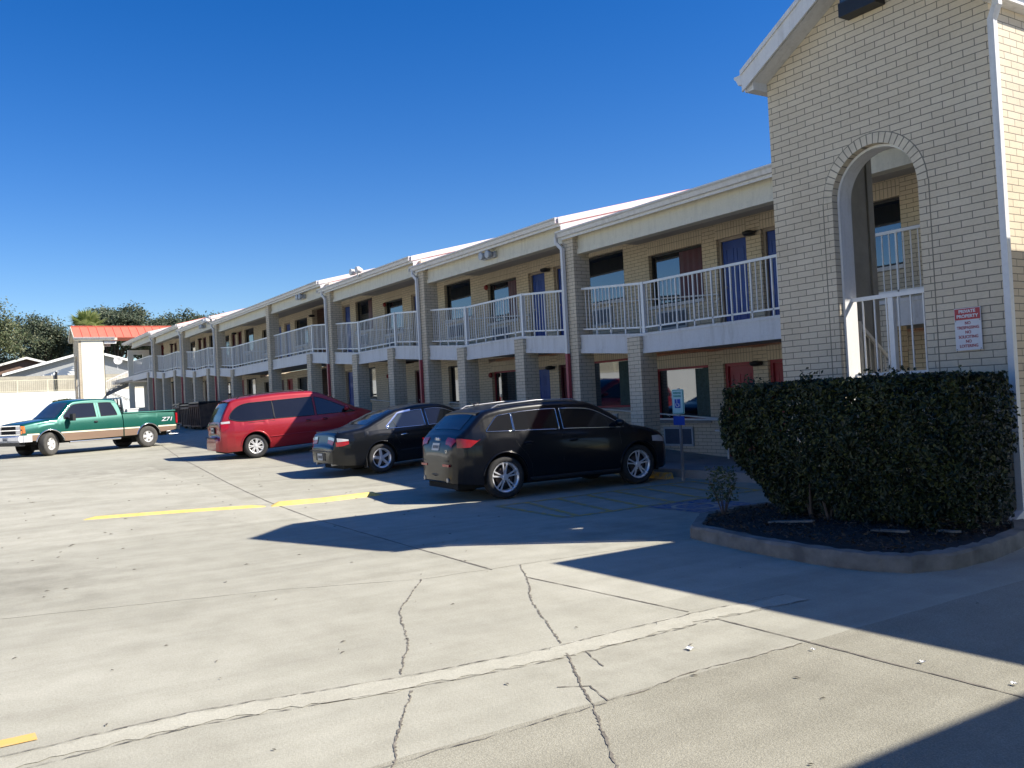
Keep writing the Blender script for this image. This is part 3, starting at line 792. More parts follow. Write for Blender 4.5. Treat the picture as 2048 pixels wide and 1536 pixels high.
    for sgn in (-1, 1):
        xe = cx + sgn * (cx - X0 + ov); ze = rz(xe) if sgn < 0 else rz(xe)
        zt = rz(cx)
        b.prism([(xe, ze), (cx, zt), (cx, zt - .05), (xe, ze - .05)], ye, yb, 'XZ')
    rf = b.build('roof', M['redroof'], tw)
    s = MB(); y = ye + .03
    while y < yb:
        for sgn in (-1, 1):
            xe = cx + sgn * (cx - X0 + ov); s.bar((xe, y, rz(xe) + .02), (cx, y, rz(cx) + .02), .024, .045)
        y += .62
    s.bar((cx, ye, rz(cx) + .03), (cx, yb, rz(cx) + .03), .2, .05)
    s.build('roof_seam', M['redroof'], rf)
    b = MB()
    for sgn in (-1, 1):
        xe = cx + sgn * (cx - X0 + ov)
        # barge board and soffit under the rake
        b.prism([(xe, rz(xe) + .03), (cx, rz(cx) + .03), (cx, rz(cx) - .26), (xe, rz(xe) - .26)], ye - .032, ye - .002, 'XZ')
        b.prism([(xe, rz(xe) - .24), (X0 if sgn < 0 else X1, rz(X0) - .24), (X0 if sgn < 0 else X1, rz(xe) - .24)], ye + .035, Y0 - .002, 'XZ')
        b.prism([(xe, rz(xe) + .035), (cx, rz(cx) + .035), (cx, rz(cx) - .03), (xe, rz(xe) - .03)], ye - .055, ye - .034, 'XZ')
        b.prism([(xe, rz(xe) - .22), (cx, rz(cx) - .222), (cx, rz(cx) - .24), (xe, rz(xe) - .24)], ye + .032, Y0 - .001, 'XZ')
        # eave fascia, boxed soffit
        xw = X0 if sgn < 0 else X1
        b.box(xe, xe - sgn * .03, ye + .031, 12.8, rz(xe) - .26, rz(xe) - .054)
        b.box(xe - sgn * .031, xw + sgn * .002, ye + .04, 12.8, rz(xe) - .262, rz(xe) - .24)
    b.build('barge_board', M['white' if near else 'cream'], tw)
    # gutters and the gutter end profile
    for sgn in (-1, 1):
        xe = cx + sgn * (cx - X0 + ov); g = MB(); z = rz(xe) - .02
        pr = [(xe, z - .14), (xe + sgn * .06, z - .135), (xe + sgn * .09, z - .07), (xe + sgn * .13, z - .03), (xe + sgn * .13, z), (xe + sgn * .118, z), (xe + sgn * .08, z - .05), (xe + sgn * .05, z - .12), (xe, z - .125)]
        g.prism(pr, ye - .03, 12.6, 'XZ'); g.prism([pr[0], pr[1], pr[2], pr[3], pr[4], (xe, z)], ye - .034, ye - .031, 'XZ')
        g.build('gutter', M['white'], tw)
    if near:
        # corner downspout
        b = MB(); X, Y = X1 + .05, Y0 + .05
        xe = cx + (cx - X0 + ov)
        b.bar((X + .08, Y0 - .06, H + .02), (X + .08, Y0 - .06, H - .1), .072); b.bar((X + .08, Y0 - .06, H - .08), (X, Y0 - .03, H - .22), .072)
        b.bar((X, Y0 - .03, H - .2), (X, Y0 - .03, .18), .07, .075); b.bar((X, Y0 - .03, .2), (X - .02, Y0 - .2, .1), .09)
        b.build('downspout', M['white'], tw)
        # flood light under the gable
        b = MB(); b.box(cx - .2, cx + .32, Y0 - .2, Y0 - .001, 6.28, 6.45)
        fl = b.build('flood_light', M['black'], tw)
        b = MB(); b.box(cx - .18, cx + .3, Y0 - .19, Y0 - .02, 6.451, 6.62); b.build('lamp_glass', M['silverglass'], fl)
        # roof downspout elbow seen at top right done above
    # stairs: half landing behind the arch, two flights along Y
    F0 = FL[0] + TZ if near else FL[6]; F1 = SL[0] + TZ if near else SL[6]; ZL = (F0 + F1) / 2 + .02
    s = MB(); s.box(X0 + .25, X1 - .25, Y0 + th + .13, 11.2, ZL - .14, ZL)
    s.build('stair_landing', M['concwalk'], tw)
    for (xa, xb, zA, zB, yA, yB) in ((cx + .05, X1 - .28, ZL, F1 + .0, 11.2, 13.0 if near else 14.3), (X0 + .28, cx - .05, ZL, F0, 11.2, 13.0 if near else 14.3)):
        s = MB(); n = 8
        for k in range(n):
            t0, t1 = k / n, (k + 1) / n; y0 = yA + (yB - yA) * t0; y1 = yA + (yB - yA) * t1
            z = zA + (zB - zA) * (t1 if zB > zA else t0) - .004
            s.box(xa + .05, xb - .05, y0, y1 + .02, z - .05, z)
        for xx in (xa, xb - .05): s.bar((xx + .025, yA, zA - .12), (xx + .025, yB, zB - .12), .05, .26)
        fl = s.build('stair_flight', M['concwalk'], tw)
        for xx in (xa + .02, xb - .02):
            railing([(xx, yA, zA), (xx, yB, zB)], tw, H=.95, sp=.14, posts=[(xx, yA, zA), (xx, yB, zB)], pw=.06)
    # railing across the arch at landing level
    railing([(cx - .585, Y0 + .25, ZL + .08), (cx + .6, Y0 + .25, ZL + .08)], tw, H=1.1, sp=.15, bottom=.12, every=99, posts=[(cx + .0, Y0 + .25, ZL + .02)], pw=.07)
    return tw
M['mortar'] = simple('mortar', CM, .95)
simple_brickface = simple('arch_brick', (.63, .54, .4), .85, var=.15, scale=5, bmp=.2)
tower((-5.33, 0), True)
tower((-79.4, 2.42), False)

# landing bridge and end railings at the far tower
b = MB(); b.box(-83, -73.2, 12.8, 15, SL[6] - .3, SL[6] - .004); part(b, 'bridge_floor', 'slab')
railing([(-78.9, 14.4, SL[6]), (-73.3, 12.95, SL[6])], bld, posts=[(-73.3, 12.95, SL[6])])
# end room block with tall openings beyond the last bay
b = MB()
for z0, z1 in ((FL[6] - .5, SL[6] - .4), (SL[6] - .2, GUT[6] - .5)):
    b.box(-76.2, -76.0, 13.0, 13.4, z0, z1); b.box(-76.2, -76.0, 14.1, 14.6, z0, z1); b.box(-76.2, -76.0, 13.4, 14.1, z0, z0 + .9); b.box(-76.2, -76.0, 13.4, 14.1, z1 - .35, z1)
part(b, 'screen_wall', 'stucco')
b = MB(); b.box(-75.5, -73.4, 15.0, 15.2, 1.9, 7.3); part(b, 'maroon_wall', 'maroon')

# ------------------------------------------------------------------ entrance canopy to the right of the frame (casts the L-shaped shadow)
cn = thing('entrance_canopy', 'flat roofed entrance canopy beyond the downspout corner, outside the right edge', 'canopy', (4, 8, 0), world=True)
b = MB(); b.box(-3.89, 14, 9.5, 14.9, 4.45, 4.95); b.box(1.16, 14, -2, 9.499, 4.45, 4.95); b.build('canopy_roof', M['white'], cn)
for x, y in ((3, -1), (12, -1), (3, 7), (12, 7)):
    b = MB(); b.box(x - .25, x + .25, y - .25, y + .25, -.2, 4.45); b.build('column', M['brick'], cn)
b = MB(); b.box(5, 5.3, 9.6, 14.5, -.2, 4.45); b.build('wall', M['brick'], cn)

# ------------------------------------------------------------------ planting bed, hedge, small shrub
BED = [(-8.35, 9.9), (-8.55, 8.9), (-8.35, 8.05), (-7.74, 7.32), (-6.6, 7.07), (-5.7, 6.98), (-5.2, 7.02), (-4.85, 7.2), (-4.68, 7.6), (-4.67, 8.2), (-4.85, 9.2), (-5.25, 9.86)]
def ring(poly, off):
    out = []; n = len(poly)
    for i in range(n):
        p, q, s = V3((*poly[i - 1], 0)), V3((*poly[i], 0)), V3((*poly[(i + 1) % n], 0))
        d = ((q - p).normalized() + (s - q).normalized()).normalized(); out.append((q.x - d.y * off, q.y + d.x * off))
    return out
bed = thing('planting_bed', 'dark mulch planting bed with a worn rounded concrete kerb below the hedge', 'planting bed', (-6.5, 8.4, 0), world=True)
inn = [(x, y) for x, y in ring(BED, .16)]
b = MB(); rows = []
for (o, z) in ((0, -.05), (0, .12), (.02, .15), (.14, .155), (.16, .13), (.16, 0)):
    rg = ring(BED, o); rows.append([(x, y, z) for x, y in rg])
G2 = [[rows[j][i] for j in range(6)] for i in range(len(BED))]
dense = []
for a, c in zip(G2, G2[1:]):
    for k in range(8):
        t = k / 8; jx = rnd.uniform(-.006, .006); dense.append([(p[0] * (1 - t) + q[0] * t + jx * (j > 0), p[1] * (1 - t) + q[1] * t + rnd.uniform(-.006, .006), p[2] + (rnd.uniform(-.008, .008) if 0 < j < 5 else 0)) for j, (p, q) in enumerate(zip(a, c))])
dense.append(G2[-1]); b.grid(dense); b.build('kerb', M['curbconc'], bed, sharp=35)
b = MB()
n = 40
for i in range(n):
    pass
cxb, cyb = -6.5, 8.6
rows = [[(cxb + (x - cxb) * s, cyb + (y - cyb) * s, .11 + rnd.uniform(-.02, .025) + .03 * (1 - s)) for x, y in inn + [inn[0]]] for s in (1.0, .85, .7, .5, .3, .1, .0)]
b.grid(rows); b.build('mulch', M['soil'], bed)
for k, (x, y, a, l) in enumerate(((-6.95, 8.05, .5, .5), (-5.75, 8.25, .2, .45), (-5.3, 8.6, .1, .3))):
    b = MB(); b.bar((x - l / 2, y, .15), (x + l / 2, y + (a - .3) * .8, .185), .07, .02)
    tag(b.build('scrap_board', M['curbconc']), ['pale loose board lying on the mulch, longest and farthest left', 'pale loose board lying on the mulch in the middle of the bed', 'short pale board on the mulch beside the downspout'][k], 'board', 'boards lying in the planting bed')

def leaves(pts_fn, n, size, mat, name, parent, seed=1, fold=.25, ratio=.55, up=.0):
    r = random.Random(seed); v = []; f = []
    for _ in range(n):
        p, nrm = pts_fn(r)
        d = V3((r.gauss(0, 1), r.gauss(0, 1), r.gauss(0, 1) + up)).normalized()
        nn = (V3(nrm) * .9 + V3((r.gauss(0, .6), r.gauss(0, .6), r.gauss(0, .6)))).normalized()
        a = d.cross(nn)
        if a.length < .05: continue
        a.normalize(); l = size * r.uniform(.6, 1.35); w = l * ratio
        t = nn.cross(a).normalized(); p = V3(p); o = len(v)
        v += [p - a * l / 2, p + t * w / 2 + nn * w * fold, p + a * l / 2, p - t * w / 2 + nn * w * fold]
        f += [(o, o + 1, o + 2, o + 3)]
    me = bpy.data.meshes.new(name); me.from_pydata([tuple(q) for q in v], [], f); me.materials.append(mat)
    ob = bpy.data.objects.new(name, me); COL.objects.link(ob)
    if parent is not None:
        ob.parent = parent
        l = parent.get('_loc')
        if l is not None: ob.location = (-l[0], -l[1], -l[2])
    return ob

hd = thing('hedge', 'dark clipped leafy hedge with bare lower stems below the arched opening', 'hedge', (-6.6, 8.9, .1), world=True)
def hedge_pt(r):
    # box hedge, wider at the top, tapering below
    while True:
        u = r.random(); z = .12 + 1.6 * r.random() ** .95
        x0, x1, y0, y1 = -8.2, -5.06, 8.42, 9.45
        e = max(0, (1.0 - z)); x0 += e * .75; x1 -= e * .12; y0 += e * .3
        k = r.random()
        if k < .5: x = r.uniform(x0, x1); y = y0 + abs(r.gauss(0, .07)); nrm = (0, -1, .3)
        elif k < .66: x = r.uniform(x0, x1); y = r.uniform(y0, y1); z = 1.72 - abs(r.gauss(0, .05)); nrm = (0, -.2, 1)
        elif k < .74: x = x0 + abs(r.gauss(0, .08)); y = r.uniform(y0, y1); nrm = (-1, 0, .2)
        elif k < .82: x = x1 - abs(r.gauss(0, .08)); y = r.uniform(y0, y1); nrm = (1, 0, .2)
        else: x = r.uniform(x0, x1); y = r.uniform(y0, y1); nrm = (0, -.5, .5)
        bumpy = .11 * math.sin(x * 7.1 + z * 5) + .05 * math.sin(x * 17 + 1) * math.cos(z * 13)
        y += bumpy * .6; z += .03 * math.sin(x * 9 + 2) + .02 * math.sin(x * 23)
        if z < .38 and r.random() < (.38 - z) * 2.2 * (1 + .8 * math.sin(x * 3.3)): continue
        return (x, y, z), nrm
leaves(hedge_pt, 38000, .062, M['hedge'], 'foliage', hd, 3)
def sprig_pt(r):
    x = r.uniform(-8.15, -5.1); h = .05 + .16 * max(0, math.sin(x * 11) * math.sin(x * 4.7))
    return (x + r.gauss(0, .02), 8.5 + abs(r.gauss(0, .2)), 1.7 + r.random() * h), (0, -.5, .8)
leaves(sprig_pt, 900, .055, M['hedge'], 'sprigs', hd, 5)
b = MB()
for k in range(8):
    x = -7.55 + k * .33 + rnd.uniform(-.08, .08); y = 8.75 + rnd.uniform(-.1, .15)
    for j in range(4):
        dx, dy = rnd.uniform(-.18, .18), rnd.uniform(-.15, .2)
        b.tube([(x, y, .08), (x + dx * .35, y + dy * .4, .35), (x + dx, y + dy, .75 + rnd.uniform(0, .2))], .022, 6, r2=.008)
b.build('stems', M['bark'], hd)
def litter_pt(r):
    while True:
        x, y = r.uniform(-8.3, -4.9), r.uniform(7.3, 9.7)
        n_ = len(inn); c = False
        for i in range(n_):
            (xa, ya), (xb, yb) = inn[i - 1], inn[i]
            if (ya > y) != (yb > y) and x < (xb - xa) * (y - ya) / (yb - ya) + xa: c = not c
        if c: return (x, y, .15 + r.random() * .025), (0, 0, 1.6)
leaves(litter_pt, 2600, .045, M['litter'], 'leaf_litter', bed, 77)
sh = thing('shrub', 'small sparse shrub at the left tip of the planting bed', 'shrub', (-8.0, 8.3, .1), world=True)
def shrub_pt(r):
    t = r.uniform(0, 6.28); q = r.random() ** .5 * .2; z = .32 + r.random() * .42
    return (-8.05 + q * math.cos(t), 8.2 + q * math.sin(t), z), (0, 0, 1)
leaves(shrub_pt, 420, .05, M['hedged'], 'foliage', sh, 9)
b = MB()
for j in range(7):
    t = j * .9; b.tube([(-8.05, 8.2, .1), (-8.05 + .08 * math.cos(t), 8.2 + .08 * math.sin(t), .35), (-8.05 + .18 * math.cos(t), 8.2 + .18 * math.sin(t), .6)], .008, 5, r2=.003)
b.build('stems', M['bark'], sh)

# ------------------------------------------------------------------ signs
ps = thing('warning_sign', 'white and red PRIVATE PROPERTY sign screwed to the brick wall by the downspout', 'sign', (-5.76, 9.88, 2.24), world=True)
b = MB(); b.box(-5.915, -5.605, 9.872, 9.88, 2.005, 2.485); b.build('plate', M['signwhite'], ps)
b = MB(); b.box(-5.908, -5.612, 9.868, 9.8715, 2.352, 2.478); b.build('red_band', M['signred'], ps)
def face_text(s, size, mat, x, y, z, parent, name='lettering', xs=1., bold=.002):
    return text_mesh(s, size, mat, name, Matrix.Translation((x, y, z)) @ Matrix.Rotation(R(90), 4, 'X'), parent, xs=xs, bold=bold)
face_text('PRIVATE', .05, M['signwhite'], -5.76, 9.866, 2.445, ps, xs=1.05)
face_text('PROPERTY', .05, M['signwhite'], -5.76, 9.866, 2.39, ps, xs=1.05)
for i, s in enumerate(('NO', 'TRESPASSING', 'NO', 'SOLICITING', 'NO', 'LOITERING')):
    face_text(s, .047, M['signredink'], -5.76, 9.87, 2.312 - i * .052, ps, xs=.92, bold=.001)
b = MB()
for x in (-5.9, -5.62):
    for z in (2.018, 2.34): b.lathe([(0, -.004), (.006, -.003), (.007, 0)], (x, 9.87, z), 'Y', 8)
b.build('screw', M['steel'], ps)

hs = thing('parking_sign', 'pale RESERVED PARKING sign with blue wheelchair symbol on a thin post', 'sign', (-12.7, 11.9, 0), world=True)
b = MB(); b.box(-12.725, -12.675, 11.9, 11.93, -.1, 1.76); b.build('post', M['steel'], hs)
def rrect(x0, x1, z0, z1, r, y0, y1, b):
    P = []
    for cx, cz, a in ((x1 - r, z0 + r, -90), (x1 - r, z1 - r, 0), (x0 + r, z1 - r, 90), (x0 + r, z0 + r, 180)):
        for k in range(5): t = R(a + 22.5 * k); P.append((cx + r * math.cos(t), cz + r * math.sin(t)))
    b.prism(P, y0, y1, 'XZ')
# panels face the lot (-Y)
b = MB(); rrect(-12.86, -12.54, 1.27, 1.74, .03, 11.885, 11.895, b); b.build('sign_panel', M['signgreen'], hs)
b = MB(); rrect(-12.85, -12.55, 1.28, 1.73, .025, 11.8805, 11.8845, b); b.build('sign_border', M['greenink'], hs)
b = MB(); rrect(-12.838, -12.562, 1.292, 1.718, .02, 11.876, 11.880, b); b.build('sign_face', M['signgreen'], hs)
face_text('RESERVED', .05, M['greenink'], -12.7, 11.874, 1.67, hs, xs=.95)
face_text('PARKING', .05, M['greenink'], -12.7, 11.874, 1.61, hs, xs=1.0)
b = MB(); b.box(-12.775, -12.625, 11.870, 11.875, 1.385, 1.555); sq = b.build('symbol_square', M['signblue'], hs)
def wheelchair(cx, cz, y, s, parent, mat):
    b = MB()
    b.tube([(cx + s * (.0 + .3 * math.cos(R(a))), y, cz + s * (-.15 + .3 * math.sin(R(a)))) for a in range(150, 400, 18)], s * .045, 6)
    b.tube([(cx - .06 * s, y, cz + .3 * s), (cx - .04 * s, y, cz - .05 * s), (cx + .2 * s, y, cz - .07 * s), (cx + .32 * s, y, cz - .36 * s), (cx + .42 * s, y, cz - .33 * s)], s * .05, 6)
    b.lathe([(0, -.002), (.07 * s, -.002), (.07 * s, .002), (0, .002)], (cx - .07 * s, y, cz + .42 * s), 'Y', 10)
    b.build('wheelchair_symbol', mat, parent)
wheelchair(-12.7, 1.475, 11.868, .15, hs, M['signwhite'])
b = MB(); b.box(-12.85, -12.55, 11.885, 11.895, 1.06, 1.23); b.build('lower_panel', M['signblue'], hs)

ds = thing('door_notice', 'small white notice with wheelchair pictogram on the red ground floor door', 'sign', (-13.95, 15.1, 1.6), world=True)
b = MB(); b.box(-14.03, -13.89, 15.095, 15.105, 1.57, 1.76); b.build('notice_card', M['signwhite'], ds)
wheelchair(-13.96, 1.665, 15.09, .1, ds, M['ink'])
b = MB(); b.box(-14.04, -13.88, 15.097, 15.105, 1.36, 1.48); b.build('lower_card', M['signwhite'], ds)

# wheel stops
for k, (x, y) in enumerate(((-14.0, 11.95), (-19.6, 11.9), (-26.4, 11.6))):
    b = MB(); z = G(x, y) - .01
    P = [(-.09, 0), (-.07, .09), (-.04, .12), (.04, .12), (.07, .09), (.09, 0)]
    b.prism([(y + a, z + c) for a, c in P], x - .9, x + .9, 'YZ')
    tag(b.build('wheel_stop', M['wornyellow']), ['faded yellow concrete wheel stop in front of the charcoal car', 'faded yellow concrete wheel stop in front of the black sedan', 'faded yellow concrete wheel stop in front of the red minivan'][k], 'wheel stop', 'wheel stops along the walkway')

# litter
lit = [(-4.45, 4.15, .035, 'white crumpled paper scrap on the sunlit aggregate paving, nearest the joint'), (-3.3, 4.95, .022, 'white paper scrap beside the dark shadow edge in the foreground'), (-3.9, 4.7, .016, 'tiny white scrap beside the long paving joint'), (-2.75, 4.95, .02, 'small white paper scrap nearest the right edge of the paving')]
for x, y, s, l in lit:
    b = MB(); r_ = random.Random(int(x * 100)); n = 5
    b.grid([[(x + (i / n - .5) * s * 1.6 + r_.uniform(-.2, .2) * s, y + (j / n - .5) * s + r_.uniform(-.15, .15) * s, .008 + r_.uniform(0, .014)) for j in range(n + 1)] for i in range(n + 1)])
    tag(b.build('paper_scrap', M['paper']), l, 'litter', 'paper scraps on the paving')
b = MB(); r_ = random.Random(5)
for _ in range(170):
    x, y = r_.uniform(-22, -2.5), r_.uniform(-1, 7); s = r_.uniform(.01, .028) * (1 + max(0, -x - 8) * .08); t = r_.uniform(0, 3.14); z = G(x, y) + .006
    c, q = math.cos(t) * s, math.sin(t) * s
    b.add([(x - c, y - q, z), (x + q * .4, y - c * .4, z + .008), (x + c, y + q, z), (x - q * .4, y + c * .4, z + .004)], [(0, 1, 2, 3)])
tag(b.build('leaf_debris', M['crack'], recalc=False), 'scattered dry leaves and specks on the paving', 'debris', kind='stuff')

# ------------------------------------------------------------------ dumpsters and far clutter
def dumpster(x, y, w, h, d, label, lid='black', body='brown'):
    z = G(x, y); t = thing('refuse_bin', label, 'bin', (x, y, z), group='brown bins beside the red minivan')
    b = MB(); b.prism([(-d / 2 + .05, .12), (d / 2 - .02, .12), (d / 2, h), (-d / 2, h - .08)], -w / 2, w / 2, 'YZ')
    for k in range(5): xx = -w / 2 + w * (k + .5) / 5; b.box(xx - .03, xx + .03, -d / 2 - .04, -d / 2 + .04, .2, h - .12)
    b.box(-w / 2 - .04, w / 2 + .04, -d / 2 - .05, -d / 2 + .02, h - .16, h - .06)
    b.build('body', M[body], t)
    b = MB(); b.box(-w / 2 - .02, w / 2 + .02, -d / 2 - .04, d / 2 + .02, h + .0, h + .05); b.box(-w / 2, -.01, -d / 2 - .02, d / 2, h + .051, h + .075); b.box(.01, w / 2, -d / 2 - .02, d / 2, h + .051, h + .075); b.build('lid', M[lid], t)
    for sx in (-1, 1):
        for sy in (-1, 1):
            q = MB(); q.lathe([(0, -.03), (.08, -.03), (.08, .03), (0, .03)], (sx * (w / 2 - .15), sy * (d / 2 - .15), .08), 'X', 10); q.build('caster', M['trim'], t)
dumpster(-48.6, 11.0, 1.5, 1.1, .9, 'brown wooden sided bin nearest the green pickup')
dumpster(-46.7, 11.0, 1.7, 1.15, .9, 'brown bin with black lid in the middle of the row')
dumpster(-44.6, 11.0, 1.9, 1.25, 1.0, 'dark bin partly hidden behind the red minivan', body='rust')

# ------------------------------------------------------------------ white retaining walls with railing
def retaining(name, label, p, q, z0, zw, zr, L0):
    """p,q plan ends; zw(t) top of white wall; zr rail height; block wall behind"""
    t = thing(name, label, 'retaining wall', (p[0], p[1], z0), world=True)
    P, Q = V3((*p, 0)), V3((*q, 0)); d = (Q - P).normalized(); nrm = V3((-d.y, d.x, 0)) * L0
    n = max(2, int((Q - P).length / 6)); b = MB(); c = MB(); k = MB()
    for i in range(n):
        a, e = P + (Q - P) * (i / n), P + (Q - P) * ((i + 1) / n); za, ze = zw(i / n), zw((i + 1) / n)
        def quadbox(m, o0, o1, z00, z01, z10, z11):
            vs = [a + nrm * o0 + V3((0, 0, z00)), e + nrm * o0 + V3((0, 0, z10)), e + nrm * o1 + V3((0, 0, z10)), a + nrm * o1 + V3((0, 0, z00)), a + nrm * o0 + V3((0, 0, z01)), e + nrm * o0 + V3((0, 0, z11)), e + nrm * o1 + V3((0, 0, z11)), a + nrm * o1 + V3((0, 0, z01))]
            m.add(vs, [(0, 3, 2, 1), (4, 5, 6, 7), (0, 1, 5, 4), (1, 2, 6, 5), (2, 3, 7, 6), (3, 0, 4, 7)])
        quadbox(b, 0, .3, z0 - .8, za, z0 - .8, ze)
        quadbox(k, 2.2, 2.4, z0 - .5, za + 1.6, z0 - .5, ze + 1.6); quadbox(c, .301, 2.199, z0 - .6, za - .05, z0 - .6, ze - .05)
    b.build('white_wall', M['whitewall'], t); c.build('planting_strip', M['curbconc'], t); k.build('block_wall', M['blockwall'], t)
    nn = max(2, int((Q - P).length / 2.4))
    pts = [P + (Q - P) * (i / n) + nrm * .15 + V3((0, 0, zw(i / n))) for i in range(n + 1)]
    o = railing(pts, t, 'creamrail', H=1.12, sp=.16, bottom=.12, every=99, posts=[P + (Q - P) * (i / nn) + nrm * .15 + V3((0, 0, zw(i / nn))) for i in range(1, min(nn, 60))], pw=.07)
    return t
retaining('retaining_wall', 'bright white retaining wall with cream railing at the far left end of the lot', (-94, -16), (-94, 24), 1.15, lambda t: 4.65, 0, 1)
retaining('retaining_wall', 'white retaining wall with cream railing along the side of the lot opposite the motel', (12, -13), (-94, -13), 0, lambda t: 2.45 + max(0, t - .25) * 2.4, 0, 1)
b = MB(); b.tube([(-96.1, 9.95, 4.5), (-96.1, 9.95, 6.6)], .1, 8)
tag(b.build('drain_pipe', M['black']), 'dark vertical pipe on the tan block wall left of the far stair tower', 'pipe')

# clipped bush at the far tower
bs = thing('clipped_bush', 'rounded clipped bush in front of the far white wall left of the far tower panel', 'bush', (-76.5, 8.5, 1.2), world=True)
def bush_pt(r):
    while True:
        u = V3((r.gauss(0, 1), r.gauss(0, 1), r.gauss(0, 1))).normalized(); m = max(abs(u.x), abs(u.y), abs(u.z)); k = .62 / m + .38
        q = 1 - abs(r.gauss(0, .06)); p = V3((-76.5, 8.55, 2.45)) + V3((u.x * .9, u.y * 1.05, u.z * 1.05)) * k * q
        return p, u
leaves(bush_pt, 5000, .13, M['hedged'], 'foliage', bs, 21)
b = MB(); b.tube([(-76.5, 8.5, 1.0), (-76.5, 8.5, 2.2)], .12, 8); b.build('trunk', M['bark'], bs)

# ------------------------------------------------------------------ neighbouring houses and dish
def house(name, label, x, y, w, d, z0, h, rise, wall, ry='X'):
    t = thing(name, label, 'house', (x, y, z0), world=True)
    b = MB(); b.box(x - w, x, y - d / 2, y + d / 2, z0 - 1, z0 + h - .05); b.prism([(y - d / 2, z0 + h - .05), (y + d / 2, z0 + h - .05), (y, z0 + h + rise - .06)], x - w + .01, x - .0, 'YZ')
    b.build('wall', M[wall], t)
    e = .7; b = MB(); k = rise / (d / 2)
    for s in (-1, 1):
        b.prism([(y, z0 + h + rise), (y + s * (d / 2 + e), z0 + h - e * k), (y + s * (d / 2 + e), z0 + h - e * k + .12), (y, z0 + h + rise + .12)], x - w - .4, x + .6, 'YZ')
    b.build('roof', M['shingle'], t)
    b = MB()
    for s in (-1, 1):
        b.prism([(y, z0 + h + rise - .12), (y + s * (d / 2 + e), z0 + h - e * k - .12), (y + s * (d / 2 + e), z0 + h - e * k + .14), (y, z0 + h + rise + .14)], x + .601, x + .66, 'YZ')
    b.build('barge_board', M['whitewall'], t)
    b = MB(); b.box(x, x + .05, y - 1.2, y + .3, z0 + h - 1.5, z0 + h - .4)
    f = b.build('window', M['white'], t); q = MB(); q.box(x + .051, x + .06, y - 1.12, y + .22, z0 + h - 1.42, z0 + h - .48); q.build('pane', M['winglass'], f)
house('neighbour_house', 'low house with long white barge board rising behind the far stair tower', -112, 15.1, 12, 16.2, 3.8, 3.55, 2.3, 'housegrey')
house('neighbour_house', 'smaller dark roofed house with white gable edge behind the tan block wall', -124, 9.6, 10, 10.3, 3.9, 4.35, 1.5, 'housebrick')
b = MB(); b.prism([(7.8, 6.2), (13.9, 8.15), (15.2, 7.85), (15.2, 6.2)], -109.5, -107.3, 'YZ')
tag(b.build('white_gable_shed', M['whitewall']), 'bright white low gable of a shed in front of the grey house', 'shed')
b = MB(); b.lathe([(0, 0), (.18, .02), (.33, .075), (.42, .13), (.43, .135), (.33, .09), (0, .02)], (0, 0, 0), 'X', 20)
b.tube([(-.02, 0, -.02), (-.12, 0, -.35), (-.12, 0, -.9)], .03, 6); b.tube([(0, 0, -.3), (.35, 0, -.12), (.4, 0, 0)], .02, 6)
o = b.build('satellite_dish', M['white']); o.location = (-97, 15.6, 7.6); tag(o, 'white satellite dish on a short mast right of the far sunlit panel', 'satellite dish')

# ------------------------------------------------------------------ trees
def oak(x, y, z0, H, Rr, seed, label, mat='oak', n=16000, ls=.42, base=.38):
    r = random.Random(seed); t = thing('oak_tree', label, 'tree', (x, y, z0), group='live oaks beyond the far wall', world=True)
    b = MB(); blobs = []
    b.tube([(x, y, z0 - .3), (x + .2, y + .1, z0 + H * .2), (x, y, z0 + H * .45)], Rr * .075, 10, r2=Rr * .045)
    for k in range(11):
        a = k * 2.4 + r.uniform(-.3, .3); e = r.uniform(.35, .95); q = Rr * r.uniform(.35, .85) * (1.15 - e * .6)
        tip = V3((x + q * math.cos(a), y + q * math.sin(a), z0 + H * (base + (1 - base) * e * .85)))
        b.tube([(x, y, z0 + H * r.uniform(.2, .42)), ((x + tip.x) / 2, (y + tip.y) / 2, z0 + H * (.45 + e * .15)), tip], Rr * .035, 7, r2=.05)
        blobs.append((tip, Rr * r.uniform(.28, .45)))
        for _ in range(2):
            blobs.append((tip + V3((r.uniform(-1, 1), r.uniform(-1, 1), r.uniform(-.6, .6))) * Rr * .3, Rr * r.uniform(.16, .3)))
    b.build('trunk', M['bark'], t)
    for _ in range(7): a = r.uniform(0, 6.28); blobs.append((V3((x + Rr * .4 * math.cos(a), y + Rr * .4 * math.sin(a), z0 + H * r.uniform(.62, .85))), Rr * r.uniform(.25, .4)))
    blobs = [(c, q) for c, q in blobs]
    # clusters inside blobs
    cl = []
    for _ in range(420):
        c, q = r.choice(blobs); u = V3((r.gauss(0, 1), r.gauss(0, 1), r.gauss(0, 1))).normalized()
        cl.append((c + V3((u.x, u.y, u.z * .75)) * q * r.random() ** .4, u, Rr * r.uniform(.04, .1)))
    def fn(r2):
        c, u, s = r2.choice(cl); v = V3((r2.gauss(0, 1), r2.gauss(0, 1), r2.gauss(0, .7)))
        return c + v * s, (u + V3((0, 0, .6)))
    leaves(fn, n, ls, M[mat], 'crown', t, seed + 50, ratio=.6)
    return t
